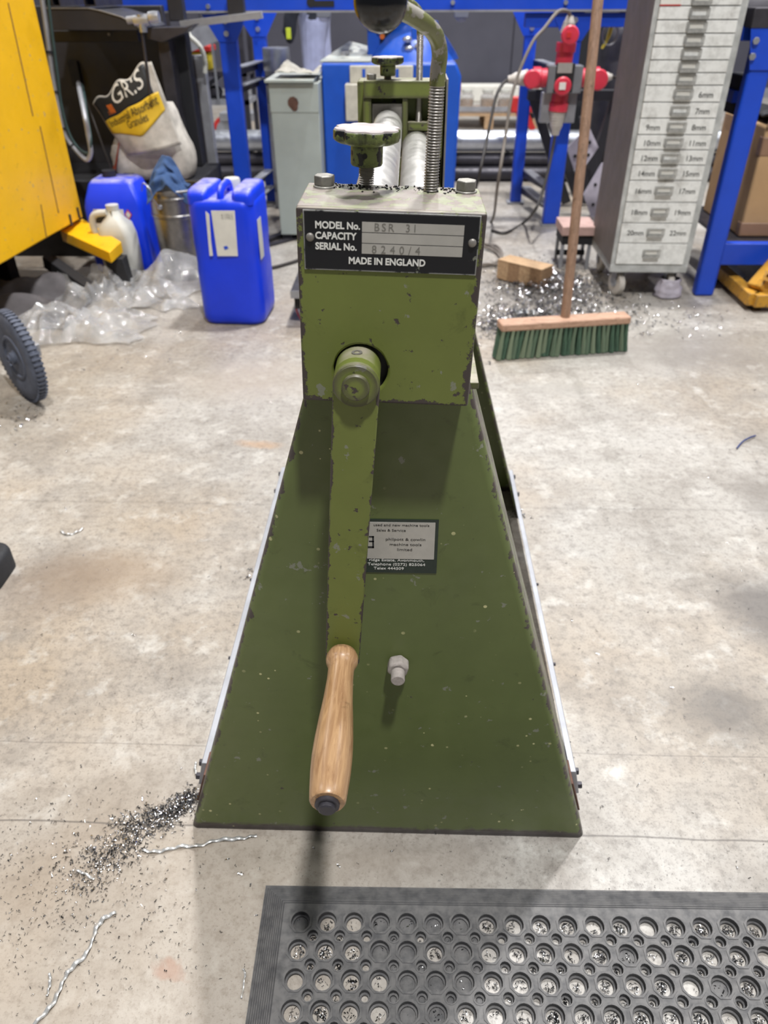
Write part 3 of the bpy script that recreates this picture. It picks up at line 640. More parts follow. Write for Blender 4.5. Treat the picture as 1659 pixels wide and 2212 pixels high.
# flap: quad in the photo's slant, as a curved surface with thickness
fA, fB, fC, fD = bag_pt(200, 224), bag_pt(326, 126), bag_pt(392, 312), bag_pt(276, 336)
def flap(u, v, off=0.0):
    top = fA.lerp(fB, u); bot = fD.lerp(fC, u); p = top.lerp(bot, v)
    e = .012*sin(u*17)*(1-v)**4; d = .055*sin(pi*u)*(.35+.65*v)+.012*noise.noise(V((u*3, v*3, 2)))
    return p+V((0, -d-off, e))
mb = MB(); mb.grid(lambda u, v: flap(u, v), 30, 20); mb.build('torn_flap', M['bag_white'], t, solid=.003, angle=180)
def patch(u0, u1, v0, v1, m, name, fn=None):
    mb = MB(); fn = fn or (lambda a, b: (u0+(u1-u0)*a, v0+(v1-v0)*b)); mb.grid(lambda a, b: flap(*fn(a, b), .0035), 18, 10); return mb.build(name, m, t, angle=180, solid=.0006)
patch(.01, .88, .02, .345, M['black_print'], 'black_print')
patch(0, 0, 0, 0, M['yellow_print'], 'yellow_print', lambda a, b: (a*.94+.01, .345+b*(.22+.20*(1-abs(a-.5)*2))))
def flap_text(s, size, u0, v0, m, wdt):
    me = text_mesh(s, size, 'LEFT', 0.0004); L = max(v.co.x for v in me.vertices)
    for v in me.vertices:
        u = u0+wdt*v.co.x/L; vv = v0-v.co.y/(fA-fD).length*.95; p = flap(u, vv, .0052+v.co.z); v.co = p
    link('lettering', me, m, t)
flap_text('GRIS', .075, .30, .225, M['white_paper'], .50)
flap_text('Industrial Absorbent', .040, .06, .475, M['black_print'], .84)
flap_text('Granules', .040, .32, .60, M['black_print'], .36)
patch(.13, .26, .15, .30, M['orange'], 'orange_print')
# lower, full part of the bag
b0, b1 = bag_pt(240, 395), bag_pt(412, 395); bc = (b0+b1)/2; bh = (b1.x-b0.x)/2
mb = MB(); rs = []
for i in range(10):
    v = i/9; z = .349+.30*v; a = (.93+.12*sin(pi*min(1, v*1.6)))*(1-.42*v**2.2)
    rs.append([V((bc.x+.02*v+x*a*(1+.05*noise.noise(V((x*30, y*20, v*5)))), YB+.10+y*a+.012*noise.noise(V((x*16, y*16, v*6))), z)) for x, y in rrect(bh, .09, .06, 9)])
mb.loft(rs); mb.build('bag_body', M['bag_white'], t, angle=180)
mb = MB(); mb.grid(lambda u, v: V((bc.x-bh*(1.04-.16*u)+.05*v, YB+.045-.05*u+.02*v, .356+.16*v)), 6, 6); mb.build('red_print', M['red_print'], t, solid=.002, angle=180)
for k in range(9):
    p = bag_pt(268+k*2.4, 380, -.0); MB().bb((p.x, YB-.004, p.z-.028), (p.x+.003+.002*(k % 3), YB-.001, p.z+.012)).build('barcode_bar', M['black_print'], t)

# ================================================================== yellow machine at left and the black machine behind it
yB = V((-1.417, 2.75, 0)); zA = .234; yA = F(0, 573, zA); yA.z = 0
dirp = (yA-yB).normalized(); nrm = V((-dirp.y, dirp.x, 0)); nrm = nrm if nrm.y > 0 else -nrm
t = thing('yellow_machine', yB.lerp(yA, .5)+nrm*.3, 'tall yellow steel machine body on outrigger feet at the edge of view', 'machine')
yE = yB+dirp*1.3
def yb(s, d, z): p = yB+dirp*s+nrm*d; return V((p.x, p.y, z))
MB().prism([yb(0, 0, zA), yb(1.3, 0, zA), yb(1.3, .6, zA), yb(0, .6, zA)], (0, 0, 1.5)).build('body', M['yellow'], t, .006)
for s0, z0, z1 in ((.20, .30, .62), (.215, .66, 1.02), (.34, .24, .36)):
    MB().prism([yb(s0, 0, z0), yb(s0+.004, 0, z0), yb(s0+.004-.02, 0, z1), yb(s0-.02, 0, z1)], -nrm*.002).build('panel_seam', M['rust'], t)
for s0, z0 in ((.04, .285), (.12, .275)):
    p = yb(s0, 0, z0); MB().bar(p, p+V((0, 0, -.045)), .012, .010, nrm).build('clip', M['dark_steel'], t)
p0, p1 = P(0, 45, 2.45), P(8, 80, 2.45)
MB().prism([yb(.47, -.001, .93), yb(.60, -.001, .93), yb(.60, -.001, 1.0), yb(.47, -.001, 1.0)], -nrm*.002).build('data_plate', M['black_print'], t)
# outrigger foot
f0 = [(130, 498), (178, 472), (262, 522), (236, 545)]; foot = [V(F(px, py, z)) for (px, py), z in zip(f0, (.205, .225, .190, .185))]
mb = MB(); lo_ = [p-V((0, 0, .045)) for p in foot]; mb.add(foot+lo_, [(0, 1, 2, 3), (4, 7, 6, 5), (0, 3, 7, 4), (1, 5, 6, 2), (3, 2, 6, 7), (0, 4, 5, 1)]); mb.build('outrigger', M['yellow'], t, .003)
e = (foot[2]+foot[3])/2; MB().prism([V((e.x-.06, e.y, .14)), V((e.x+.02, e.y, .14)), V((e.x+.03, e.y, 0)), V((e.x-.03, e.y, 0))], (0, .06, 0)).build('foot_block', M['rubber_dark'], t, .003)
for a, b in ((yb(.10, .30, .19), yb(1.2, .30, .19)), (yb(.16, .35, .10), yb(1.2, .35, .10))): MB().bar(a, b, .12, .05).build('chassis_rail', M['black_deep'], t, .004)
MB().bar(yb(.2, .1, .10), V((-1.28, 2.34, .045)), .05, .05).build('chassis_strut', M['black_deep'], t, .003)
for s0, d in ((.22, .30), (1.1, .30)): MB().bar(yb(s0, d, .0), yb(s0, d, .234), .08, .08, (1, 0, 0)).build('chassis_leg', M['black_deep'], t, .003)
# conduit and cables down the corner of the yellow body
def cable(name, pts, r, m, label, cat='cable', group=None, k=8, n=8, ties=()):
    pp = catmull(pts, k)
    if ties:
        o = thing(name, pp[-1], label, cat, group); MB().tube(pp, r, n).build('sheath', m, o)
        for i in ties: MB().tube([pp[i].lerp(pp[i+1], -.25), pp[i].lerp(pp[i+1], .25)], r*1.6, 8).build('cable_tie', M['black_deep'], o)
        return o
    return tag(MB().tube(pp, r, n).build(name, m), label, cat, group)
q = lambda px, py, Y=2.80: P(px, py, Y)
cable('conduit', [q(86, -40), q(100, 60), q(113, 160), q(126, 230), q(140, 290), q(165, 325), q(187, 345), q(196, 328), q(190, 290), q(183, 250), q(172, 195, 2.95), q(170, 180, 3.2)], .0105, M['galv_dull'], 'grey flexible conduit looping down beside yellow machine corner', ties=(12, 20, 30, 37))
cable('wiring_cable', [q(100, -40), q(111, 60), q(124, 160), q(133, 230), q(150, 290), q(172, 322), q(192, 330), q(196, 300), q(188, 250, 2.86), q(180, 195, 3.0), q(176, 182, 3.2)], .006, M['cable_dark_green'], 'dark green cable strapped to grey conduit beside yellow machine')
cable('thin_lead', [q(178, 190, 3.15), q(195, 240, 3.0), q(220, 310, 2.95), q(240, 365, 2.94), q(246, 400, 2.94), q(246, 440, 2.94)], .004, M['cable_black'], 'thin dark lead hanging beside torn white bag')

# black machine: back panel, base ledge, curved guard plate
t = thing('black_press_machine', (-1.6, 3.5, 0), 'black steel machine with rounded guard plate behind white bag', 'machine')
MB().bb((-2.5, 3.42, 0), (-1.12, 3.47, 1.0)).build('back_panel', M['black_steel'], t, .004)
MB().bb((-2.4, 2.97, 0), (-1.17, 3.41, .343)).build('base_cabinet', M['black_deep'], t, .006)
MB().bb((-1.16, 2.99, 0), (-.93, 3.41, .343)).build('base_end', M['black_deep'], t, .006)
gp = [(95, 19), (190, 19), (215, 24), (262, 38), (285, 50), (302, 62), (296, 66), (200, 66), (100, 66)]
MB().prism([P(x, y, 2.98) for x, y in gp], (0, .42, 0)).build('guard_plate', M['black_steel'], t, .003)
MB().prism([P(x, y, 2.975) for x, y in ((95, 17), (190, 17), (215, 22), (262, 36), (285, 48), (302, 60), (302, 62), (285, 50), (262, 38), (215, 24), (190, 19), (95, 19))], (0, .012, 0)).build('guard_edge_glint', M['steel_dull'], t)  # pale strip stands in for the glint along the plate's top edge
MB().bb(P(104, 66, 3.2), P(306, 90, 3.24)).build('cross_beam', M['black_steel'], t, .003)
a, b = P(146, 132, 3.40), P(180, 185, 3.418); MB().bb((a.x, 3.395, a.z), (b.x, 3.419, b.z)).build('switch_recess', M['black_deep'], t)
p = P(236, 74, 3.19); mb = MB(); mb.cyl(p, p+V((0, -.008, 0)), .006, n=6); mb.build('bolt_head', M['steel_dull'], t)
# column and bracket right of it
for nm, px0, px1, Y, m in (('column', 345, 372, 3.2, 'dark_steel'), ('column', 372, 408, 3.3, 'black_deep')):
    a, b = P(px0-8, 80, Y), P(px1-8, 80, Y); MB().bb((a.x, Y, .345 if Y < 3.41 else 0), (b.x, Y+.09, .90)).build(nm, M[m], t, .004)
MB().prism([P(315, 60, 3.16), P(400, 58, 3.16), P(418, 52, 3.16), P(400, 70, 3.16), P(350, 92, 3.16), P(318, 84, 3.16)], (0, .12, 0)).build('bracket_plate', M['dark_steel'], t, .002)
# square steel tubes lying on the guard plate
tz = P(120, 18, 2.98).z
for i, (px, Y0) in enumerate(((106, 3.05), (122, 3.05), (196, 3.03))):
    p = P(px, 16, Y0); hb_ = .019 if i < 2 else .024
    mb = MB(); o = V((p.x, Y0, tz+hb_+.006)); d = V((0, .35, 0))
    sheet_with_holes(mb, [(-hb_, -hb_), (hb_, -hb_), (hb_, hb_), (-hb_, hb_)], [[(-hb_*.8, -hb_*.8), (hb_*.8, -hb_*.8), (hb_*.8, hb_*.8), (-hb_*.8, hb_*.8)]], o, X3, Z3, d)
    tag(mb.build('steel_tube', M['dark_steel'], None), ('leftmost square steel offcut on the black guard plate', 'second square steel offcut from yellow machine on black guard plate', 'largest square steel offcut on the black guard plate')[i], 'steel tube', 'square tube offcuts on the guard plate')
# T-handled rod through the bag
t = thing('t_handle_rod', P(316, 180, 2.88), 'slim steel rod with galvanised T-handle standing in torn bag', 'rod')
a, b = P(304, 48, 2.88), P(322, 186, 2.88); b.z -= .03; MB().cyl(b, a, .0062, n=12).build('shaft', M['dark_steel'], t)
a, b = P(275, 44, 2.88), P(338, 36, 2.88); MB().cyl(a, b, .014, n=14).build('grip_tube', M['galv_dull'], t)
mb = MB(); c_ = P(306, 44, 2.88); mb.lathe([(.019, -.03), (.021, 0), (.019, .03)], c_, (1, 0, .05), 14); mb.lathe([(.016, -.04), (.018, .02)], c_, (0, 0, 1), 12); mb.build('tee_fitting', M['galv'], t)
mb = MB(); c_ = P(333, 37, 2.88); mb.lathe([(.020, -.02), (.022, 0), (.020, .02)], c_, (1, 0, .05), 14); mb.build('end_collar', M['galv'], t)

# ================================================================== blue conveyor frame across the back
t = thing('conveyor_frame', (0, 3.8, 0), 'long blue steel conveyor frame with bolted legs spanning the back', 'conveyor')
MB().bb((-1.55, 3.55, .975), (1.30, 3.60, 1.13)).build('front_beam', M['blue_steel'], t, .004)
MB().bb((-1.55, 3.545, .968), (1.30, 3.64, .976)).build('beam_lip', M['galv_dull'], t)
MB().bb((-1.55, 4.10, .975), (1.30, 4.15, 1.13)).build('rear_beam', M['blue_steel'], t, .004)
MB().bb((.56, 3.57, .905), (1.30, 3.62, .962)).build('lower_beam', M['blue_steel'], t, .004)
for x in (-1.2, -.3, .35, 1.1): MB().bb((x, 3.60, 1.0), (x+.05, 4.10, 1.05)).build('cross_member', M['blue_steel'], t)
def keyhole(px0, px1, py):
    mb = MB(); a, b = P(px0, py, 3.549), P(px1, py, 3.549); mb.bb((a.x, 3.549, a.z-.012), (b.x, 3.546, b.z+.012)); mb.cyl((a.x, 3.549, a.z+.006), (a.x, 3.545, a.z+.006), .02, n=16); mb.build('slot', M['black_deep'], t)
keyhole(672, 722, 8)
for px, py in ((978, 5), (1222, 5), (450, 14)):
    p = P(px, py, 3.55); mb = MB(); mb.cyl(p, p+V((0, -.012, 0)), .010, n=10); mb.build('bolt_head', M['galv'], t)
def leg_set(x0, x1, tag_):
    for Y, m in ((3.57, 'blue_steel'), (4.08, 'blue_steel')):
        xa, xb = (x0, x1) if Y < 4 else (x0+.07 if x0 < 0 else x0-.12, x1+.06 if x0 < 0 else x1-.14)
        MB().bb((xa, Y, 0.012), (xb, Y+.06, .97)).build('leg', M[m], t, .006)
        mid = (xa+xb)/2; MB().prism([V((mid-.11, Y-.004, .962)), V((mid+.11, Y-.004, .962)), V((mid+.042, Y-.004, .85)), V((mid-.042, Y-.004, .85))], (0, .006, 0)).build('gusset', M[m], t, .001)
        for z in (.935, .885):
            mb = MB(); mb.cyl((mid, Y-.004, z), (mid, Y-.014, z), .012, n=12); mb.build('bolt_head', M['galv'], t)
        MB().bb((mid-.05, Y-.01, 0), (mid+.05, Y+.07, .012)).build('foot_plate', M['galv_dull'], t)
    for z in (.74, .66, .19, .10):
        xa = x1+.0 if x0 < 0 else x0-.0
        MB().bar((xa-.02 if x0 < 0 else xa+.02, 3.63, z), (xa+.02 if x0 < 0 else xa-.04, 4.08, z), .006, .05).build('rung', M['galv_dull'], t)
        MB().bar((xa-.04 if x0 < 0 else xa+.04, 3.63, z-.02), (xa+.0 if x0 < 0 else xa-.06, 4.08, z-.02), .04, .006).build('rung_web', M['dark_steel'], t)
leg_set(-.905, -.822, 'L'); leg_set(.752, .835, 'R')
# lamps hung under the beam
for px, py in ((700, 38), (996, 38)):
    p = P(px, py, 3.9); q_ = thing('clip_fitting', (p.x, 3.9, p.z-.02), 'small clear fitting hung under blue beam '+('beside the worker' if px < 800 else 'beyond the screw lever'), 'fitting', 'clear fittings under the beam')
    MB().bb((p.x-.035, 3.87, p.z+.0), (p.x+.035, 3.93, .968)).build('bracket', M['grey_plastic'], q_, .003); mb = MB(); mb.ball((p.x, 3.90, p.z-.004), .024, (1.2, 1, .7), 14, 8); mb.build('lens', M['jar'], q_)
# black square bars standing against the beam and the flat strip that joins them
for i, (pxa, pxb) in enumerate(((366, 398), (493, 528))):
    a, b = P(pxa, 46 if i == 0 else 40, 3.3), P(pxb, 46 if i == 0 else 40, 3.3)
    mb = MB(); mb.bb((a.x, 3.3, a.z), (b.x, 3.36, 1.20)); o = mb.build('upright_tube', M['black_steel'], None, .004)
    tag(o, ('black square upright tube nearest the T-handled rod', 'black square upright tube in front of the blue gusset')[i], 'steel tube', 'black uprights before the beam')
a, b = P(392, 53, 3.32), P(500, 40, 3.32); c_ = P(566, 32, 3.32)
tag(MB().bar(a, c_, .028, .05, (0, 0, 1)).build('flat_strip', M['galv_dull'], None, .001), 'pale flat steel strip joining two black uprights', 'steel strip')

# ================================================================== machines beyond the rolls
t = thing('switch_cabinet', (-.52, 3.4, 0), 'grey-green steel switch cabinet with loose lid beside blue machine', 'cabinet')
MB().bb((-.628, 3.26, .03), (-.402, 3.62, .705)).build('body', M['grey_green'], t, .004)
MB().bb((-.630, 3.257, .585), (-.402, 3.27, .705)).build('top_panel', M['grey_green'], t, .002)
MB().bb((-.645, 3.235, .708), (-.420, 3.64, .720)).build('lid', M['grey_green'], t, .002)
p = P(633, 222, 3.255); mb = MB(); mb.lathe([(.026, 0), (.012, .0015), (0, .0015)], p, (0, -1, 0), 9, sx=1.0); mb.build('rust_patch', M['rust'], t)
p = P(636, 232, 3.255); mb = MB(); mb.lathe([(.017, 0), (.012, .0015), (0, .0015)], p, (0, -1, 0), 7); mb.build('rust_patch', M['rust'], t)
for x in (-.60, -.43):
    for y in (3.30, 3.58): MB().bb((x-.025, y-.025, 0), (x+.025, y+.025, .03)).build('foot', M['black_steel'], t)
mb = MB(); mb.grid(lambda u, v: V((-.60+.20*u, 3.28+.22*v, .745+.022*sin(u*7)*v+.03*max(0, noise.noise(V((u*4, v*4, 5)))))), 14, 12)
tag(mb.build('bent_cover_sheet', M['cream'], None, solid=.003, angle=180), 'bent cream metal cover lying on grey-green switch cabinet', 'metal sheet')

t = thing('blue_bending_machine', (-.08, 3.7, 0), 'blue steel machine with slanted top behind the green rolls', 'machine')
mb = MB(); mb.prism([V((-.398, 3.4, 0)), V((.250, 3.4, 0)), V((.262, 3.4, .72)), V((.235, 3.4, .775)), V((-.398, 3.4, .775))], (0, .55, 0)); mb.build('body', M['blue_machine'], t, .012, seg=3)
mb = MB(); mb.prism([V((-.405, 3.41, .777)), V((-.165, 3.41, .777)), V((-.165, 3.95, .80)), V((-.30, 3.95, .83))], (0, 0, .006)); mb.build('top_plate', M['grey_green'], t, .002)
for k in range(5):
    p = V((-.30+.012*k, 3.50+.09*k, .80)); mb = MB(); mb.cyl(p, p+V((0, 0, .012+.004*(k == 4))), .011, n=8); mb.build('bolt_head', M['galv_dull'], t)
mb = MB(); mb.lathe([(.22, .775), (.205, .80), (.16, .86), (.12, .895), (.11, .93), (0, .93)], (.04, 3.68, 0), n=28); mb.build('domed_cover', M['blue_machine'], t, angle=45)
MB().bb((-.19, 3.625, .775), (.01, 3.80, 1.06)).build('column', M['blue_machine'], t, .006)
MB().bb((-.125, 3.620, .80), (-.055, 3.627, 1.03)).build('column_slot', M['black_deep'], t)
for px, py in ((826, 78), (832, 40), (820, 60)):
    p = P(px, py, 3.62); mb = MB(); mb.cyl(p, p+V((0, -.02, 0)), .012, n=10); mb.build('indicator', M['orange'] if py == 78 else M['dark_steel'], t)
for px, py in ((880, 85), (884, 105), (905, 100)):
    p = P(px, py, 3.50); mb = MB(); mb.ball(p, .018, (1.3, 1, .8), 12, 8); mb.build('fitting', M['galv'], t)
MB().bb(P(890, 60, 3.52), P(906, 115, 3.60)).build('side_bracket', M['blue_machine'], t, .002)
# cream vice bracket fixed to its face
a, b = P(745, 182, 3.33), P(792, 262, 3.33); MB().bb((a.x, 3.33, a.z), (b.x, 3.40, b.z)).build('cream_housing', M['cream'], t, .004)
a, b = P(755, 142, 3.37), P(892, 180, 3.37); MB().bb((a.x, 3.37, a.z), (b.x, 3.40, b.z)).build('cream_back_plate', M['cream'], t, .004)
a, b = P(876, 180, 3.36), P(892, 256, 3.36); MB().bb((a.x, 3.36, a.z), (b.x, 3.40, b.z)).build('cream_side_plate', M['cream'], t, .003)
a, b = P(914, 180, 3.38), P(926, 235, 3.38); MB().bb((a.x, 3.38, a.z), (b.x, 3.40, b.z)).build('yellow_tag', M['yellow_plastic'], t)
for px in (786, 858):
    p = P(px, 158, 3.369); MB().box(p, (.014, .006, .034)).build('slot', M['blue_machine'], t)
p = P(981, 190, 3.6); mb = MB(); mb.ball((.262, 3.62, p.z), .03, (.5, .6, 1.9), 12, 10); mb.build('red_lever_knob', M['red'], t)

# galvanised duct standing behind the conveyor leg
DX = P(596, 110, 3.99).x
t = thing('duct_pipe', (DX, 3.99, 0), 'tall galvanised spiral duct standing behind blue conveyor leg', 'duct')
mb = MB(); pr = []; z = 0
while z < .76: pr += [(.068, z), (.070, z+.003), (.068, z+.006)]; z += .09
mb.lathe(pr+[(.068, .805), (.065, .805), (.065, .5), (0, .5)], (DX, 3.99, 0), n=28); mb.build('spiral_tube', M['galv_dull'], t)
mb = MB(); mb.lathe([(.071, .70), (.073, .705), (.073, .80), (.071, .806)], (DX, 3.99, 0), n=28); mb.build('collar', M['galv'], t)

# worker standing far behind, seen from hip to thigh between beam and cabinet
def skin_mesh(name, verts, edges, m, parent=None, levels=2, rootv=0):
    me = bpy.data.meshes.new(name); me.from_pydata([v[0] for v in verts], edges, []); o = link(name, me, m, parent)
    bm = bmesh.new(); bm.from_mesh(me); ly = bm.verts.layers.skin.verify(); bm.verts.ensure_lookup_table()
    for i, v in enumerate(bm.verts):
        r = verts[i][1]; v[ly].radius = r if isinstance(r, tuple) else (r, r); v[ly].use_root = (i == rootv)
    bm.to_mesh(me); bm.free()
    o.modifiers.new('skin', 'SKIN'); q_ = o.modifiers.new('sub', 'SUBSURF'); q_.levels = levels; q_.render_levels = levels
    return o
px_, py_ = -.70, 6.0
t = thing('person', (px_, py_, 0), 'person in pale work trousers and dark sleeves standing beyond grey-green cabinet', 'person')
W = lambda x, y, z: (px_+x, py_+y, z)     # facing the viewer's left: x forward is -x
bv = [(W(0, 0, .96), (.12, .15)), (W(.01, 0, 1.12), (.11, .14)), (W(0, 0, 1.32), (.115, .17)), (W(0, 0, 1.44), (.09, .14)), (W(-.01, 0, 1.53), .052), (W(-.03, 0, 1.62), (.085, .072)), (W(-.02, 0, 1.72), (.085, .07)),
      (W(0, -.10, .90), .095), (W(-.02, -.10, .50), .062), (W(.02, -.10, .10), .045), (W(-.13, -.11, .04), .036),
      (W(0, .10, .90), .095), (W(.04, .10, .50), .062), (W(.07, .10, .10), .045), (W(-.08, .11, .04), .036),
      (W(0, -.20, 1.40), .055), (W(.01, -.24, 1.12), .043), (W(-.13, -.23, .93), .034), (W(-.16, -.22, .86), (.032, .02)),
      (W(0, .20, 1.40), .055), (W(.05, .24, 1.12), .043), (W(-.02, .24, .90), .034), (W(-.03, .24, .82), (.032, .02))]
be = [(0, 1), (1, 2), (2, 3), (3, 4), (4, 5), (5, 6), (0, 7), (7, 8), (8, 9), (9, 10), (0, 11), (11, 12), (12, 13), (13, 14), (3, 15), (15, 16), (16, 17), (17, 18), (3, 19), (19, 20), (20, 21), (21, 22)]
for hnd, (hx_, hy_, hz_) in ((18, (-.16, -.22, .86)), (22, (-.03, .24, .82))):
    for k, (dy, ln) in enumerate(((-.030, .075), (-.010, .085), (.010, .082), (.028, .065))):
        i = len(bv); bv.append((W(hx_-.005, hy_+dy, hz_-.045), .0095)); bv.append((W(hx_-.012, hy_+dy, hz_-.045-ln*.55), .0088)); bv.append((W(hx_-.002, hy_+dy*.9, hz_-.045-ln), .0075)); be += [(hnd, i), (i, i+1), (i+1, i+2)]
    i = len(bv); bv.append((W(hx_-.035, hy_-.02, hz_-.02), .011)); bv.append((W(hx_-.05, hy_-.02, hz_-.06), .009)); be += [(hnd, i), (i, i+1)]
skin_mesh('body', bv, be, M['dark_cloth'], t)
skin_mesh('trousers', [((a[0], a[1], a[2]), (r if isinstance(r, tuple) else (r, r))) for a, r in
    ((W(0, 0, .98), (.14, .17)), (W(0, -.085, .88), (.112, .105)), (W(-.02, -.10, .50), .080), (W(.02, -.10, .12), .070), (W(0, .085, .88), (.112, .105)), (W(.04, .10, .50), .080), (W(.07, .10, .12), .070), (W(.005, 0, 1.06), (.125, .155)))],
    [(0, 1), (1, 2), (2, 3), (0, 4), (4, 5), (5, 6), (0, 7)], M['denim'], t)
mb = MB(); mb.ball(W(-.02, 0, 1.70), .098, (1, .88, 1.15), 20, 12); mb.build('head', M['skin'], t)
mb = MB(); mb.ball(W(.0, 0, 1.735), .102, (1.02, .92, .95), 20, 12); mb.build('hair', M['hair'], t)
for s in (-1, 1):
    mb = MB(); mb.ball(W(-.105, s*.032, 1.715), .011, n=10, m=6); mb.build('eye', M['black_print'], t)
    mb = MB(); mb.ball(W(-.0, s*.088, 1.70), .026, (.8, .35, 1.2), 10, 8); mb.build('ear', M['skin'], t)
mb = MB(); mb.ball(W(-.118, 0, 1.69), .018, (1.2, .7, 1.3), 10, 8); mb.build('nose', M['skin'], t)
mb = MB(); mb.ball(W(-.104, 0, 1.648), .018, (.5, 1.3, .35), 10, 6); mb.build('mouth', M['red_plastic'], t)
MB().box(W(-.165, -.268, .80), (.035, .012, .07)).build('glove_tag', M['lime'], t, .003)
mb = MB(); mb.tube([W(-.115, -.232, .96), W(-.15, -.225, .89), W(-.165, -.222, .80), W(-.165, -.222, .74)], [.050, .050, .048, .022], 12); mb.build('glove_cuff', M['dark_cloth'], t)
for s in (-.10, .11):
    mb = MB(); mb.loft([rring(px_-.06+(.03 if s > 0 else 0), py_+s, .13*a, .048*a, .04, z) for a, z in ((1, 0), (1, .035), (.85, .07), (.5, .10))]); mb.build('boot', M['black_steel'], t)

# ================================================================== long pipes and dark bars lying behind
YP = 4.75
for i, (z, y, r, m, lab) in enumerate(((.045, YP, .045, 'dark_steel', 'dark steel bar lying nearest on the floor behind conveyor legs'), (.045, YP+.10, .045, 'dark_steel', 'dark steel bar lying farther back on floor under shiny pipe'), (.123, YP+.05, .045, 'dark_steel', 'dark steel bar resting across two floor bars'))):
    mb = MB(); mb.cyl((-2.6, y, z), (2.6, y, z), r, n=20); tag(mb.build('steel_bar', M[m], None), lab, 'steel bar', 'bars stacked behind the conveyor')
mb = MB(); zc = .123+.045+.065; mb.lathe([(.062, 0), (.065, 0), (.065, 4.6), (.062, 4.6), (.055, 4.6), (.055, 0), (.062, 0)], (-2.1, YP+.05, zc+.003), (1, 0, 0), 24); tag(mb.build('galvanised_pipe', M['galv'], None), 'long shiny galvanised pipe lying on top of dark steel bars', 'pipe')

# pallet with jars far behind, right of the blue machine
YQ = 7.0
t = thing('wooden_pallet', (.95, YQ+.3, 0), 'pale wooden pallet far behind the blue machine', 'pallet')
for k in range(5): MB().bb((.25, YQ+.13*k, .11), (1.25, YQ+.13*k+.10, .13)).build('deck_board', M['wood_pale'], t)
for x in (.27, .71, 1.15):
    MB().bb((x, YQ, .088), (x+.08, YQ+.62, .11)).build('stringer', M['wood_pale'], t)
    for y in (YQ, YQ+.27, YQ+.54): MB().bb((x, y, .018), (x+.08, y+.08, .088)).build('block', M['wood_pale'], t)
    MB().bb((x, YQ, 0), (x+.08, YQ+.62, .018)).build('bottom_board', M['wood_pale'], t)
t = thing('jar_tray', (.75, YQ+.25, .131), 'clear tray on the wooden pallet holding jars', 'tray')
mb = MB(); mb.bb((.28, YQ+.02, .131), (1.12, YQ+.5, .145)); mb.build('tray_base', M['jar'], t)
MB().bb((.27, YQ+.0, .150), (1.13, YQ+.02, .185)).build('tray_rim', M['galv_dull'], t)
for k, x in enumerate((.36, .55, .74, .90)):
    q_ = thing('jar', (x, YQ+.2, .146), ('leftmost clear jar with tan contents on the pallet tray', 'second clear jar with tan contents from the blue machine', 'third clear jar with tan contents from the blue machine', 'rightmost clear jar with tan contents on the pallet tray')[k], 'jar', 'jars on the pallet tray')
    mb = MB(); mb.lathe([(.062, .146), (.066, .155), (.066, .25), (.045, .275), (.045, .285)], (x, YQ+.2, 0), n=18); mb.build('glass_body', M['jar'], q_)
    mb = MB(); mb.lathe([(.055, .150), (.058, .225), (0, .228)], (x, YQ+.2, 0), n=16); mb.build('contents', M['wood_pale'], q_)
    mb = MB(); mb.lathe([(.050, .282), (.050, .305), (0, .305)], (x, YQ+.2, 0), n=16); mb.build('lid', M['milky'], q_)
tag(MB().bb((.12, 9.1, .0), (2.9, 9.4, .16)).build('low_ledge', M['white_paper'], None, .01), 'low white ledge along foot of dark back wall', 'ledge')

# ================================================================== red power distributor on the right conveyor leg, plugs and cables
YS = 3.42
t = thing('power_distributor', P(1215, 170, YS), 'grey power distributor with red sockets hung on right blue leg', 'power distributor')
def bx(px0, py0, px1, py1, d, m, name, Y=YS, bev=.003, par=None):
    a, b = P(px0, py0, Y), P(px1, py1, Y); return MB().bb((a.x, Y, a.z), (b.x, Y+d, b.z)).build(name, m, par or t, bev)
bx(1186, 142, 1254, 202, .09, M['grey_plastic'], 'body'); bx(1204, 137, 1236, 200, .02, M['black_print'], 'front_plate', YS-.02); bx(1206, 136, 1235, 158, .004, M['silver'], 'rating_label', YS-.024, 0)
bx(1172, 200, 1240, 266, .05, M['galv_dull'], 'mounting_plate', YS+.05)
def socket(px, py, qx, qy, lidx, lidy, rl, nm='socket', Y=YS+.01):
    a, b = P(px, py, Y+.04), P(qx, qy, Y+.04); mb = MB(); d = (b-a); L = d.length; mb.lathe([(.040, 0), (.040, L*.55), (.046, L*.6), (.046, L)], a, d, 20); so = mb.build(nm, M['red_plastic'], t)
    c_ = P(lidx, lidy, Y-.035); mb = MB(); mb.lathe([(rl, 0), (rl, .010), (rl*.86, .016), (rl*.3, .017), (0, .017)], c_, (0, -1, 0), 24, sx=1.0); mb.build('lid', M['red_plastic'], so)
    return so
socket(1217, 140, 1224, 92, 1231, 76, .040); socket(1190, 168, 1150, 168, 1149, 171, .040); socket(1250, 168, 1292, 168, 1292, 172, .045); s4 = socket(1212, 195, 1205, 240, 1215, 186, .040)
p = P(1215, 186, YS-.045); MB().box(p, (.030, .004, .030)).build('lid_sticker', M['white_paper'], t)
p = P(1229, 76, YS-.045); MB().box(p, (.02, .004, .02)).build('lid_square', M['red'], t)
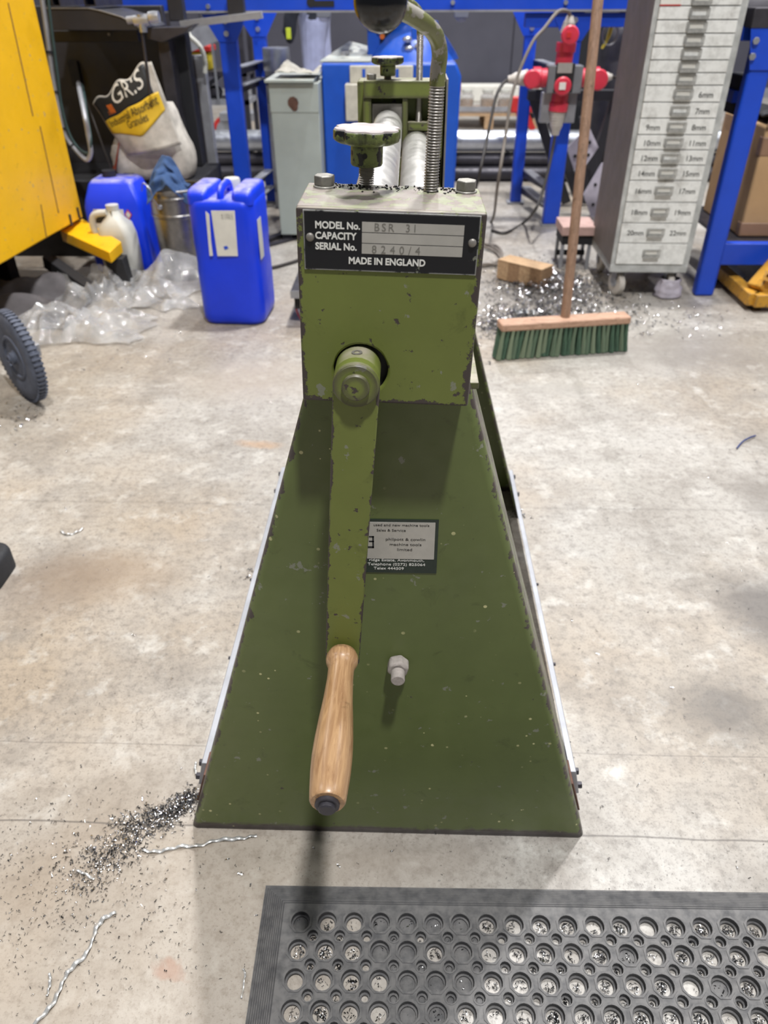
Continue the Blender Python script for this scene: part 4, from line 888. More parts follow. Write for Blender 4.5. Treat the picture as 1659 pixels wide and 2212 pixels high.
def plug(px, py, qx, qy, pts, lab, m, r=.036):
    a, b = P(px, py, YS+.05), P(qx, qy, YS+.05); o = thing('power_plug', b, lab, 'plug', 'plugs in the distributor')
    mb = MB(); d = b-a; L = d.length; pr = [(r, 0)]
    for k in range(5): pr += [(r*(1-.05*k), L*(.12+.12*k)), (r*(.94-.05*k), L*(.13+.12*k)), (r*(.94-.05*k), L*(.16+.12*k))]
    mb.lathe(pr+[(r*.55, L*.8), (r*.45, L)], a, d, 18); mb.build('plug_body', M['clear_plug'], o)
    MB().tube(catmull([b]+pts, 8), .0075, 8).build('flex', m, o)
G = lambda px, py, z=.008: F(px, py, z)
plug(1226, 72, 1232, 34, [P(1226, 24, YS), P(1205, 26, YS-.02), P(1175, 62, YS-.08), P(1150, 92, YS-.12), P(1120, 160, YS-.16), P(1103, 220, YS-.2), P(1091, 300, YS-.25), P(1075, 400, YS-.30), G(1062, 478), G(1020, 500)], 'clear topmost plug of the distributor with brown cable', M['cable_grey'])
plug(1140, 168, 1097, 172, [P(1084, 184, YS), P(1070, 215, YS-.04), P(1052, 300, YS-.12), P(1032, 390, YS-.2), G(1010, 462), G(960, 480)], 'clear plug pointing to the blue machine with dark cable', M['cable_black'])
plug(1205, 240, 1199, 292, [P(1196, 310, YS), P(1186, 360, YS-.05), P(1170, 420, YS-.12), P(1155, 455, YS-.2), G(1130, 482), G(1092, 503), G(1062, 498)], 'lowest corrugated plug of the distributor with drooping black cable', M['cable_black'], .04)
plug(1298, 168, 1322, 166, [P(1335, 168, YS+.02), P(1350, 175, YS+.1), P(1352, 260, YS+.2)], 'small plug half hidden between broom handle and drawer cabinet', M['cable_black'], .028)
# cable loops on the floor
pts = []
for k in range(26):
    a = k*.55; pts.append((.355+.11*cos(a)+.01*k/26, 2.95+.17*sin(a)+.012*k/5, .007+.004*(k % 5)))
cable('coiled_cable', pts, .006, M['cable_grey'], 'grey cable coiled in loose loops on floor behind drive housing')

# black folding trestle with pale drilled plates behind the right leg
t = thing('black_trestle', P(1215, 300, 3.9), 'black steel trestle with crossed legs behind the right blue leg', 'trestle')
for (a, b) in (((1150, 205), (1222, 470)), ((1172, 205), (1250, 475)), ((1262, 250), (1290, 480)), ((1335, 200), (1255, 470))):
    p0, p1 = P(*a, 4.0), P(*b, 4.0); p1.z = .02; p1.y = 4.05; MB().bar(p0, p1, .055, .05, (0, 1, 0)).build('leg', M['black_steel'], t, .003)
p0, p1 = P(1140, 205, 4.0), P(1345, 205, 4.0); MB().bar(p0, p1, .05, .06).build('top_bar', M['black_steel'], t, .003)
def drilled(pts, lab):
    Y = 3.78; ps = [P(x, y, Y) for x, y in pts]; o = thing('drilled_plate', ps[2], lab, 'steel plate', 'drilled plates by the trestle')
    MB().prism(ps, (0, .008, 0)).build('plate', M['lilac'], o)
    c_ = sum(ps, V())/len(ps)
    for i in range(len(ps)):
        e = ps[i].lerp(ps[(i+1) % len(ps)], .5); h = c_.lerp(e, .62); mb = MB(); mb.cyl(h, h+V((0, -.003, 0)), .009, n=10); mb.build('drilled_hole', M['black_deep'], o)
drilled([(1224, 320), (1272, 272), (1293, 318), (1264, 360), (1240, 366)], 'pale drilled steel plate, upper of two, standing behind broom handle')
drilled([(1300, 352), (1318, 352), (1318, 475), (1284, 490), (1260, 420)], 'pale drilled steel plate, lower of two, standing beside drawer cabinet')

# low step with pale plank top beside the cabinet
t = thing('step_stool', (.79, 2.88, 0), 'low step with pinkish plank top between broom handle and drawer cabinet', 'step')
MB().bb((.708, 2.80, .150), (.862, 2.98, .190)).build('plank_top', M['pink'], t, .003)
MB().bb((.715, 2.81, .110), (.855, 2.97, .150)).build('apron', M['black_deep'], t)
for x in (.722, .842):
    for y in (2.82, 2.95): MB().bb((x-.007, y-.007, 0), (x+.007, y+.007, .11)).build('leg', M['galv_dull'], t)
MB().bb((.72, 2.93, .03), (.85, 2.95, .05)).build('stretcher', M['black_deep'], t)

# white and pink bottles, red stand in the far right gap
def bottle(px, pyb, Y, r, h, lab, body, cap, liquid=None):
    b = P(px, pyb, Y); o = thing('bottle', b, lab, 'bottle', 'bottles in the far gap'); z0 = b.z
    mb = MB(); mb.lathe([(r*.9, z0), (r, z0+.01), (r, z0+h*.72), (r*.9, z0+h*.8), (r*.38, z0+h*.9), (r*.38, z0+h)], (b.x, Y, 0), n=20); mb.build('body', body, o)
    mb = MB(); mb.lathe([(r*.5, z0+h*.93), (r*.5, z0+h*1.1), (0, z0+h*1.1)], (b.x, Y, 0), n=14); mb.build('cap', cap, o)
    if liquid:
        mb = MB(); mb.lathe([(r*1.01, z0+.012), (r*1.015, z0+h*.28)], (b.x, Y, 0), n=20); mb.build('pink_fill', liquid, o)
        mb = MB(); mb.lathe([(r*1.015, z0+h*.36), (r*1.015, z0+h*.52)], (b.x, Y, 0), n=20); mb.build('printed_band', M['lilac'], o)
    return z0
t = thing('steel_shelf', (1.15, 5.2, 0), 'low steel shelf far behind broom handle carrying bottles', 'shelf')
zs = P(1310, 290, 5.2).z
MB().bb((.72, 5.05, zs-.03), (1.75, 5.45, zs)).build('shelf_board', M['galv_dull'], t, .003)
for x in (.74, 1.70):
    for y in (5.07, 5.42): MB().bb((x, y, 0), (x+.03, y+.03, zs-.03)).build('leg', M['galv_dull'], t)
bottle(1308, 289, 5.2, .055, .26, 'white bottle with pink band standing beside the drawer cabinet', M['white_paper'], M['green_plastic'], M['pink_liquid'])
zb = P(1252, 216, 5.2).z
t = thing('red_stand', P(1180, 289, 5.25), 'red steel stand with sloping legs behind the right blue leg', 'stand')
for a, b in (((1117, 228), (1128, 289)), ((1130, 232), (1150, 289)), ((1244, 224), (1258, 289)), ((1236, 232), (1222, 289))):
    p0, p1 = P(*a, 5.25), P(*b, 5.25); p1.z = zs+.022; MB().bar(p0, p1, .04, .04, (0, 1, 0)).build('leg', M['red'], t, .003)
p0, p1 = P(1104, 226, 5.25), P(1262, 226, 5.25); MB().bar(p0, p1, .10, .05).build('cross_bar', M['red'], t, .01)
MB().bar(P(1118, 250, 5.25), P(1250, 250, 5.25), .03, .02).build('lower_bar', M['black_deep'], t)
q_ = bottle(1252, 207, 5.25, .05, .11, 'small white bottle with green cap standing on red stand', M['white_paper'], M['green_plastic'])
# gas cylinder and yellow strap
gx, gz = P(1336, 120, 4.5).x, 0
t = thing('gas_cylinder', (gx, 4.5, 0), 'dark grey gas cylinder standing just left of the drawer cabinet', 'gas cylinder')
mb = MB(); mb.lathe([(.108, 0), (.115, .02), (.115, .80), (.10, .86), (.06, .92), (.03, .94), (.03, .99), (0, .99)], (gx, 4.5, 0), n=32); mb.build('shell', M['dark_steel'], t)
mb = MB(); mb.cyl((gx, 4.5, .985), (gx, 4.5, 1.04), .022, n=12); mb.cyl((gx, 4.5, 1.0), (gx-.06, 4.46, 1.0), .012, n=10); mb.build('valve', M['galv'], t)
mb = MB(); mb.cyl((gx+.13, 4.52, .02), (gx+.13, 4.52, .92), .012, n=10); mb.build('red_hose', M['red_print'], t)
t = thing('yellow_strap', P(1322, 110, 3.645), 'yellow strap with wire ring hung beside broom handle', 'strap')
pp = [P(1326, 40, 3.645), P(1322, 55, 3.645), P(1312, 85, 3.645), P(1300, 105, 3.645)]
MB().tube(catmull(pp, 5), [.012]+[.022]*9+[.016]*6, 8, .4).build('webbing', M['yellow_plastic'], t)
c_ = P(1318, 74, 3.635); mb = MB(); mb.tube([c_+V((.036*cos(a), 0, .044*sin(a))) for a in [2*pi*k/24 for k in range(25)]], .004, 6); mb.build('wire_ring', M['galv_dull'], t)
a = P(1312, 40, 3.64); MB().box(a, (.05, .02, .02)).build('buckle', M['yellow_plastic'], t, .004)
t = thing('black_control_panel', P(1290, 60, 4.75), 'black upright board behind the yellow strap', 'board')
a, b = P(1232, 40, 4.95), P(1352, 195, 4.95); MB().bb((a.x, 4.95, 0), (b.x, 4.99, a.z+.03)).build('board', M['black_deep'], t)

# things seen in the gap left of the left conveyor leg
t = thing('yellow_tub', P(432, 150, 5.2), 'yellow plastic tub with red lid on rack left of blue leg', 'tub')
a, b = P(414, 152, 5.2), P(452, 112, 5.2); MB().bb((a.x, 5.2, a.z), (b.x, 5.36, b.z)).build('tub', M['yellow_plastic'], t, .01)
MB().bb((a.x-.01, 5.19, b.z), (b.x+.01, 5.37, b.z+.035)).build('lid', M['red'], t, .006)
t2 = thing('storage_rack', P(440, 200, 5.3), 'grey steel rack holding the yellow tub', 'rack')
zt = a.z-.001
MB().bb((a.x-.20, 5.12, zt-.03), (b.x+.25, 5.46, zt)).build('shelf', M['dark_steel'], t2); MB().bb((a.x-.20, 5.12, zt-.20), (b.x+.25, 5.46, zt-.17)).build('shelf', M['galv_dull'], t2)
for x in (a.x-.20, b.x+.22):
    for y in (5.12, 5.43): MB().bb((x, y, 0), (x+.03, y+.03, 1.05)).build('post', M['dark_steel'], t2)
MB().bb(P(455, 92, 5.10), P(476, 225, 5.115)).build('end_panel', M['grey_plastic'], t2)
MB().prism([P(400, 62, 5.10), P(472, 50, 5.10), P(478, 86, 5.10), P(412, 112, 5.10)], (0, .015, 0)).build('pale_sheet', M['galv_dull'], t2)
for k, px in enumerate((424, 462)):
    p = P(px, 185, 5.22); mb = MB(); mb.ball((p.x, 5.24, zt-.17+.04), .045, (1.2, 1, .88), 12, 8)
    tag(mb.build('metal_casting', M['dark_steel'], None), ('lump-like metal casting on the rack nearest the grey post', 'lump-like metal casting on the rack nearest the blue leg')[k], 'casting', 'castings on the rack')
a = P(405, 100, 3.5); MB()
t = thing('grey_post', P(420, 400, 3.5), 'slim grey steel post left of blue conveyor leg', 'post')
a, b = P(400, 110, 3.5), P(418, 110, 3.5); MB().bb((a.x, 3.5, .012), (b.x, 3.55, .80)).build('upright', M['dark_steel'], t, .002); MB().bb((b.x, 3.5, .012), (b.x+.045, 3.55, .80)).build('pale_face', M['galv_dull'], t, .002)
MB().bb((a.x-.03, 3.46, 0), (b.x+.08, 3.6, .012)).build('base_plate', M['dark_steel'], t)
cable('white_hose', [P(404, 66, 3.48), P(412, 80, 3.46), P(428, 95, 3.46), P(438, 112, 3.46), P(443, 135, 3.46), P(443, 158, 3.46)], .011, M['milky'], 'short white hose hanging in front of yellow tub', 'hose')
t = thing('castor_trolley', P(478, 280, 6.2), 'small trolley with red-rimmed castor seen left of blue leg', 'trolley')
c_ = P(482, 236, 6.2); r = c_.z-.0
r = .105; mb = MB(); c_ = V((P(486, 262, 6.2).x, 6.2, r))
mb.lathe([(r, -.02), (r, .02)], c_, (.35, -1, 0), 28); mb.build('tyre', M['red'], t); mb = MB(); mb.lathe([(r*.78, -.026), (r*.78, .026)], c_, (.35, -1, 0), 24); mb.build('wheel_disc', M['galv'], t)
MB().bb((c_.x-.03, 6.15, .18), (c_.x+.25, 6.4, .235)).build('deck', M['galv_dull'], t); MB().bb((c_.x-.05, 6.17, r), (c_.x+.05, 6.23, .185)).build('fork', M['galv'], t)
MB().bar(P(424, 205, 5.47), P(480, 160, 5.47), .05, .03, (0, 1, 0)).build('diagonal_brace', M['galv_dull'], t2)

# ================================================================== drawer cabinet on castors
cA, cB = V((.8450, 2.4250, 0)), V((1.1560, 2.4210, 0)); cex = (cB-cA).normalized(); cey = V((-cex.y, cex.x, 0)); cwd = (cB-cA).length; CD = .41
t = thing('drawer_cabinet', cA+cex*cwd/2+cey*CD/2, 'tall narrow dirty white multi-drawer cabinet on castors', 'drawer cabinet')
RC = Matrix((cex, cey, Z3)).transposed()
def cb(u, d, z): return cA+cex*u+cey*d+V((0, 0, z))
def cbb(a, b): a, b = V(a), V(b); c_ = (a+b)/2; return MB().box(cb(*c_), [abs(b[i]-a[i]) for i in range(3)], RC)
CT = 1.17
cbb((0, .004, .12), (.004, CD, CT)).build('side_panel', M['cabinet_side'], t); cbb((cwd-.004, .004, .12), (cwd, CD, CT)).build('side_panel', M['cabinet_side'], t)
cbb((0, CD-.004, .12), (cwd, CD, CT)).build('back_panel', M['cabinet_side'], t); cbb((0, 0, CT), (cwd, CD, CT+.012)).build('top_panel', M['cabinet_frame'], t, .002); cbb((.004, .012, .139), (cwd-.004, .016, CT)).build('inner_panel', M['black_deep'], t)
cbb((0, -.002, .105), (cwd, CD, .139)).build('plinth', M['cabinet_frame'], t, .004)
for u0, u1 in ((0, .0165), (.2885, cwd)): cbb((u0, -.001, .139), (u1, .012, CT)).build('front_rail', M['cabinet_frame'], t, .0015)
dz = [.139, .2234, .3004, .3777, .456, .5096, .5621, .6125, .6666, .7179, .771, .8095, .8481, .8874, .9266, .9656, 1.005, 1.044, 1.083, 1.122, 1.168]
notes = {1: ('20mm', '22mm'), 2: ('18mm', '19mm'), 3: ('16mm', '17mm'), 4: ('14mm', '15mm'), 5: ('12mm', '13mm'), 6: ('10mm', '11mm'), 7: ('9mm', '8mm'), 8: ('', '7mm'), 9: ('', '6mm')}
hold = MB()   # card-frame pull, shared by all drawers: local x along front, y out, z up
sheet_with_holes(hold, rrect(.031, .0125, .003, 3), [rrect(.021, .0065, .001, 3)], (0, 0, .004), X3, Z3, (0, -.003, 0))
hold.box((0, -.006, -.011), (.054, .010, .004)); hold.box((0, -.0105, -.0085), (.052, .002, .008))
hold_me = hold.mesh('card_pull'); hold_me.materials.append(M['pull_metal'])
card_me = MB().box((0, -.0006, .004), (.038, .0008, .011)).mesh('card'); card_me.materials.append(M['white_paper'])
for i in range(len(dz)-1):
    z0, z1 = dz[i]+.0016, dz[i+1]-.0016; d = cbb((.0175, -.006, z0), (.2875, .010, z1)).build('drawer', M['drawer'], t, .0012)
    hz_ = (z0+z1)/2-(.004 if i >= 4 else .0); Mx = Matrix.Translation(cb(.1525, -.006, hz_)) @ RC.to_4x4() @ Matrix.Diagonal((1.15, 1.0, 1.12, 1))
    inst('pull', hold_me, d, Mx)
    if i not in (5, 8, 12, 15): inst('card', card_me, d, Mx)
    if i in notes:
        for s, u in zip(notes[i], (.042, .208)):
            if s: put_text(s, .027, M['dark_ink'], d, cb(u, -.0063, hz_-.008), cex, Z3, 'LEFT', .0004, .95, 'handwriting')
cbb((.017, -.0075, 1.008), (.085, -.006, 1.040)).build('paper_label', M['white_paper'], t); cbb((.016, -.008, 1.0055), (.086, -.006, 1.009)).build('label_border', M['red'], t)
for u, d, nm in ((.050, .045, 0), (.262, .045, 1), (.050, .365, 2), (.262, .365, 3)):
    c_ = cb(u, d, .048); mb = MB(); ax = (cex+cey*.35).normalized() if nm == 0 else cex
    mb.lathe([(.030, -.014), (.044, -.013), (.048, -.008), (.048, .008), (.044, .013), (.030, .014)], c_, ax, 28); w_ = mb.build('castor', M['clear_plug'], t)
    mb = MB(); mb.lathe([(.014, -.019), (.014, .019)], c_, ax, 16); mb.build('castor_hub', M['galv'], w_)
    mb = MB()
    for s in (-1, 1): mb.bar(c_+ax*s*.020, c_+ax*s*.020+V((0, 0, .06)), .003, .035, ax)
    mb.box(c_+V((0, 0, .054)), (.06, .06, .005)); mb.build('castor_fork', M['galv_dull'], w_)
mb = MB(); c_ = cb(.262, .03, 0)
mb.grid(lambda u, v: c_+V(((.040+.018*v+.014*noise.noise(V((cos(6.28*u)*2, sin(6.28*u)*2, v*4))))*cos(6.283*u), (.034+.014*v+.014*noise.noise(V((cos(6.28*u)*2, sin(6.28*u)*2, v*4+7))))*sin(6.283*u), .004+.072*(1-v))), 26, 10, True)
tag(mb.build('wrapped_film', M['lilac'], None, solid=.001, angle=180), 'crumpled lilac plastic wrapped round the cabinet castor', 'plastic wrap')

# ================================================================== broom
hL, hR = V((.336, 1.800, 0)), V((.790, 1.885, 0)); bex = (hR-hL).normalized(); bey = V((-bex.y, bex.x, 0)); bl_ = (hR-hL).length
t = thing('broom', (hL+hR)/2, 'wide green-bristled workshop broom with leaning wooden handle', 'broom')
RBm = Matrix((bex, bey, Z3)).transposed()
MB().box((hL+hR)/2+V((0, 0, .115)), (bl_, .062, .026), RBm).build('stock', M['wood_stock'], t, .005)
tuft = MB(); tuft.loft([[V((r*cos(2*pi*k/7)+dx, r*.8*sin(2*pi*k/7)+dy, z)) for k in range(7)] for r, z, dx, dy in ((.0062, .104, 0, 0), (.0072, .07, 0, -.002), (.0088, .03, 0, -.008), (.0104, .004, 0, -.014))]); tm = tuft.mesh('tuft'); tm.materials.append(M['tufts'])
NCOL = 27
for i in range(NCOL):
    for j in range(4):
        u = .010+(bl_-.02)*i/(NCOL-1); fan = (i/(NCOL-1)-.5)*.55; d = -.026+.0173*j
        base = hL+bex*u+bey*d; Mx = Matrix.Translation(base+V((0, 0, .0))) @ RBm.to_4x4() @ Matrix.Translation((0, 0, .104)) @ Matrix.Rotation(fan*-1*.55+random.uniform(-.05, .05), 4, 'Y') @ Matrix.Rotation(random.uniform(-.05, .05)+.10*(j-1.5)*-1, 4, 'X') @ Matrix.Translation((0, 0, -.104))
        inst('bristle_tuft', tm, t, Mx)
h0, h1 = V((.567, 1.852, .122)), P(1292, 0, 2.06); dh = h1-h0
mb = MB(); mb.lathe([(.0150, 0), (.0162, .02), (.0162, dh.length*1.32), (.013, dh.length*1.34), (0, dh.length*1.34)], h0, dh, 18); mb.build('handle', M['wood_broom'], t)

# ================================================================== blue bench at right, cardboard box, yellow stacker frame
t = thing('blue_bench', (1.7, 2.75, 0), 'blue steel bench with low shelf rail at the edge of view', 'bench')
MB().bb((1.222, 2.45, .0), (1.300, 2.50, .93)).build('leg', M['blue_steel'], t, .010, seg=3)
MB().bb((1.30, 3.05, 0), (1.37, 3.11, .93)).build('leg', M['blue_steel'], t, .008)
MB().bb((2.2, 2.45, 0), (2.28, 2.5, .93)).build('leg', M['blue_steel'], t, .008); MB().bb((2.2, 3.05, 0), (2.28, 3.1, .93)).build('leg', M['blue_steel'], t, .008)
MB().prism([V((1.19, 2.444, .955)), V((1.40, 2.444, .955)), V((1.305, 2.444, .815)), V((1.222, 2.444, .815))], (0, .006, 0)).build('gusset', M['blue_steel'], t, .001)
for px, py in ((1632, 88), (1624, 122)):
    p = P(px, py, 2.443); mb = MB(); mb.cyl(p, p+V((0, -.010, 0)), .012, n=6); mb.build('bolt_head', M['galv'], t, .001)
MB().bb((1.19, 2.44, .94), (2.3, 2.52, 1.0)).build('top_rail', M['dark_steel'], t, .004)
mb = MB(); mb.cyl((1.19, 2.62, .98), (2.3, 2.62, .98), .05, n=20); mb.build('roller', M['dark_steel'], t)
MB().bb((1.19, 2.5, .90), (1.24, 3.1, .96)).build('end_rail', M['blue_steel'], t, .003)
MB().bb((1.19, 3.02, .90), (2.3, 3.08, .96)).build('rear_rail', M['blue_steel'], t, .003)
MB().bb((1.29, 2.462, .125), (2.25, 2.50, .212)).build('shelf_rail', M['blue_steel'], t, .004)
MB().bb((1.32, 2.50, .195), (2.25, 3.10, .212)).build('shelf', M['dark_steel'], t)
MB().bb((1.245, 2.56, .66), (1.33, 2.70, .79)).build('black_bracket', M['black_deep'], t, .003); MB().bb((1.23, 2.56, .70), (1.25, 3.05, .74)).build('side_rail', M['blue_steel'], t)
t = thing('cardboard_box', (1.75, 2.8, .213), 'brown cardboard box with parcel tape on the bench shelf', 'box')
MB().bb((1.385, 2.56, .213), (2.1, 3.02, .62)).build('carton', M['cardboard'], t, .008)
MB().bb((1.383, 2.558, .213), (2.1, 2.60, .270)).build('tape_band', M['tape'], t, .006); MB().bb((1.383, 2.558, .515), (2.1, 2.60, .585)).build('tape_band', M['tape'], t, .006)
MB().bb((1.385, 2.55, .618), (2.1, 2.56, .64)).build('flap', M['cardboard'], t)
mb = MB(); mb.grid(lambda u, v: V((1.40+.6*u, 2.57+.40*v, .632+.03*noise.noise(V((u*6, v*5, 3)))+.012)), 20, 14); tag(mb.build('dark_net', M['black_deep'], None, solid=.006, angle=180), 'dark crumpled netting lying on the cardboard box', 'netting')
tag(MB().bb((1.50, 2.60, .668), (1.60, 2.68, .70)).build('yellow_offcut', M['yellow_plastic'], None, .006), 'small yellow plastic offcut lying on dark netting', 'offcut')
t = thing('stacker_frame', (1.5, 2.4, 0), 'worn yellow steel frame corner with diagonal brace under blue bench', 'frame')
k0, k1, k2 = F(1550, 606), F(1623, 674), V((2.1, 2.30, 0))
for a, b in ((k0, k1), (k1, k2)):
    MB().bar(V((a.x, a.y+.012, .045)), V((b.x, b.y+.012, .045)), .05, .045).build('base_bar', M['yellow_worn'], t, .004)
MB().bar(V((k1.x+.02, k1.y+.06, .07)), V((k1.x+.26, k1.y+.20, .33)), .07, .055, (-.3, 1, 0)).build('brace', M['yellow_worn'], t, .005)
c_ = V((k1.x+.05, k1.y+.035, .125)); mb = MB(); mb.lathe([(.020, 0), (.020, .02), (.010, .021), (.010, .004), (0, .004)], c_, (-.55, -.6, .5), 14); mb.build('pivot_boss', M['yellow_worn'], t)
for x, y in ((k0.x, k0.y), (k1.x+.03, k1.y+.04), (2.05, 2.33)):
    MB().bb((x-.02, y-.005, 0), (x+.02, y+.035, .021)).build('foot', M['black_deep'], t)
tag(MB().prism([F(1546, 566, .012), F(1580, 560, .012), F(1612, 596, .012), F(1575, 624, .012)], (0, 0, -.011)).build('floor_plate', M['dark_galv'], None, .001), 'flat grey steel plate on floor beside yellow frame', 'steel plate')

# ================================================================== small things on the floor
wA, wB = F(1072, 604), F(1166, 628); wex = (wB-wA).normalized(); wey = V((-wex.y, wex.x, 0)); RW = Matrix((wex, wey, Z3)).transposed(); wl_ = (wB-wA).length
t = thing('wood_block', wA+wex*wl_/2, 'pale pressed wood block lying on metal swarf heap', 'wood block')
for k in range(4): MB().box(wA+wex*(wl_*(k+.5)/4)+wey*.045+V((0, 0, .045)), (wl_/4-.0008, .09-.002*(k % 2), .078), RW).build('glued_piece', M['wood_pale2'] if k % 2 else M['wood_pale'], t, .001)
MB().box(wA+wex*wl_/2+wey*.045+V((0, 0, .0865)), (wl_, .092, .006), RW).build('top_veneer', M['wood_pale'], t, .001)

# trolley wheel at the left edge
wax = V((-.669, -.743, 0)).normalized(); wc = P(30, 770, 1.43)-wax*.014; wc.z = .1435
t = thing('trolley_wheel', (wc.x, wc.y, 0), 'grey rubber trolley wheel with spoked hub at the edge of view', 'wheel')
mb = MB(); mb.lathe([(.076, -.016), (.104, -.019), (.126, -.017), (.137, -.010), (.140, 0), (.137, .010), (.126, .017), (.104, .019), (.076, .016), (.070, .014), (.070, -.014), (.076, -.016)], wc, wax, 56); mb.build('tyre', M['tyre'], t, angle=50)
u_ = V((-wax.y, wax.x, 0)); tread = MB().box((0, 0, .1385), (.0062, .029, .008)).mesh('tread_lug'); tread.materials.append(M['tyre'])
Rw = Matrix((u_, wax, Z3)).transposed().to_4x4()
for k in range(56): inst('tread_lug', tread, t, Matrix.Translation(wc) @ Rw @ Matrix.Rotation(2*pi*k/56, 4, 'Y'))
mb = MB(); mb.lathe([(.072, .012), (.066, .018), (.060, .018), (.057, .006), (.057, -.014), (.072, -.014)], wc, wax, 40); mb.build('rim', M['tyre'], t)
for k in range(6):
    a = 2*pi*k/6+.3; e = u_*cos(a)+Z3*sin(a); MB().bar(wc+e*.018+wax*.008, wc+e*.059+wax*.004, .010, .012, wax).build('spoke', M['tyre'], t, .001)
mb = MB(); mb.lathe([(.024, -.018), (.024, .012), (.019, .016), (.019, .026), (.013, .028), (.013, .034), (.007, .034), (.007, .030), (0, .030)], wc, wax, 24); mb.build('hub', M['tyre'], t)
mb = MB(); mb.cyl(wc-wax*.016, wc-wax*.03, .012, n=12); mb.build('axle', M['dark_steel'], t)
mb = MB(); mb.bar(wc-wax*.045, wc-wax*.045+V((-.45, .40, .03)), .04, .05); mb.build('trolley_arm', M['galv_dull'], t, .003)
c_ = F(-40, 1215); mb = MB(); rr = []
for a, z in ((1.0, 0), (1.0, .045), (.97, .052), (.90, .056)): rr.append([V((c_.x-.03+x*a, .578+y*a, z)) for x, y in rrect(.115, .060, .03, 6)])
mb.loft(rr); tag(mb.build('rubber_foot', M['rubber_dark'], None, angle=40), 'dark rounded rubber foot block cut by the frame edge', 'rubber foot')

# dolly with red-rimmed castor half hidden by the housing
t = thing('dolly', F(660, 640), 'low dolly with red-rimmed castor half hidden behind green housing', 'dolly')
wc2 = F(664, 694); wc2.z = .052; mb = MB(); mb.lathe([(.052, -.018), (.052, .018)], wc2, (-.75, -.66, 0), 28); mb.build('castor_tyre', M['clear_plug'], t)
mb = MB(); mb.lathe([(.047, .0175), (.047, .021), (.040, .021), (.040, .0175)], wc2, (-.75, -.66, 0), 28); mb.build('red_rim', M['red_plastic'], t); mb = MB(); mb.lathe([(.039, .017), (.030, .020), (.012, .024), (0, .024)], wc2, (-.75, -.66, 0), 24); mb.build('castor_disc', M['galv'], t)
MB().bb((wc2.x-.05, wc2.y-.05, .112), (wc2.x+.35, wc2.y+.35, .135)).build('deck', M['dark_steel'], t, .003); MB().bb((wc2.x-.05, wc2.y-.052, .108), (wc2.x+.35, wc2.y-.05, .136)).build('deck_edge', M['galv_dull'], t)
MB().bb((wc2.x-.04, wc2.y-.03, .06), (wc2.x+.0, wc2.y+.04, .112)).build('castor_fork', M['black_deep'], t)
for x, y in ((.3, .0), (.3, .3), (.0, .3)):
    mb = MB(); mb.cyl((wc2.x+x, wc2.y+y-.018, .052), (wc2.x+x, wc2.y+y+.018, .052), .052, n=20); mb.bb((wc2.x+x-.015, wc2.y+y-.02, .09), (wc2.x+x+.015, wc2.y+y+.02, .112)); mb.build('castor', M['clear_plug'], t)
for k, (a, b) in enumerate((((572, 522), (645, 500)), ((570, 532), (645, 512)), ((578, 516), (640, 492)))):
    p, q_ = F(*a, .006+.012*(k == 2)), F(*b, .006+.012*(k == 2)); tag(MB().bar(p, q_, .008, .035, (0, 0, 1)).build('flat_bar', M['dark_steel'], None), ('flat steel bar on the floor between jerrycan and housing, middle one', 'flat steel bar on the floor between jerrycan and housing, nearest one', 'flat steel bar on the floor between jerrycan and housing, farthest one')[k], 'steel bar', 'flat bars behind the jerrycan')
cable('floor_cable', [F(560, 582, .008), F(590, 578, .008), F(620, 570, .008), F(645, 562, .008), F(700, 540, .008)], .008, M['cable_black'], 'black cable lying on floor behind the front jerrycan')
cable('blue_wire', [F(1592, 968, .004), F(1603, 955, .006), F(1618, 946, .008), F(1632, 941, .005)], .0022, M['cable_blue'], 'short bent blue wire offcut lying on bare floor', 'wire')

# crumpled clear film and tarpaulin under the yellow machine
def crumple(px, py, sx_, sy_, h, seed, yaw=0.0, nu=46, nv=40, peak=()):
    c_ = F(px, py); R = Matrix.Rotation(yaw, 3, 'Z'); mb = MB()
    def fn(u, v):
        x, y = (u-.5)*sx_*(1+.35*noise.noise(V((v*5, seed, 1)))), (v-.5)*sy_*(1+.35*noise.noise(V((u*5, seed, 7)))); n1 = 1-abs(noise.noise(V((x*6+seed, y*6, seed)))*2); n2 = 1-abs(noise.noise(V((x*15, y*15+seed, seed*2)))*2); n3 = noise.noise(V((x*3.2, y*3.2, seed+5)))
        e = min(1, 5*min(u, 1-u, v, 1-v)+.15); z = .004+h*max(0, (.55*max(0, n1-.35)+.28*max(0, n2)+.5*max(0, n3)))*e
        for (pu, pv, ph, pr) in peak: z += ph*max(0, 1-math.hypot(u-pu, v-pv)/pr)
        wob = V((.09*noise.noise(V((x*4, y*4, seed+9))), .09*noise.noise(V((x*4, y*4, seed+19))), 0))
        return V((c_.x, c_.y, z))+R @ (V((x, y, 0))+wob)
    return mb.grid(fn, nu, nv)
tag(crumple(160, 712, .52, .34, .11, 3.1, .1).build('plastic_sheet', M['film'], None, angle=25), 'crumpled clear plastic sheet on floor beside the trolley wheel', 'plastic sheet', 'clear sheets by the yellow machine')
tag(crumple(235, 640, .52, .42, .16, 8.7, .5).build('plastic_sheet', M['film'], None, angle=25), 'heaped clear plastic sheet in front of the milky jug', 'plastic sheet', 'clear sheets by the yellow machine')
tag(crumple(362, 640, .34, .36, .09, 5.3, -.2, peak=((.55, .75, .14, .4),)).build('plastic_sheet', M['film'], None, angle=25), 'peaked clear plastic sheet at foot of the metal bucket', 'plastic sheet', 'clear sheets by the yellow machine')
c0 = F(60, 620)
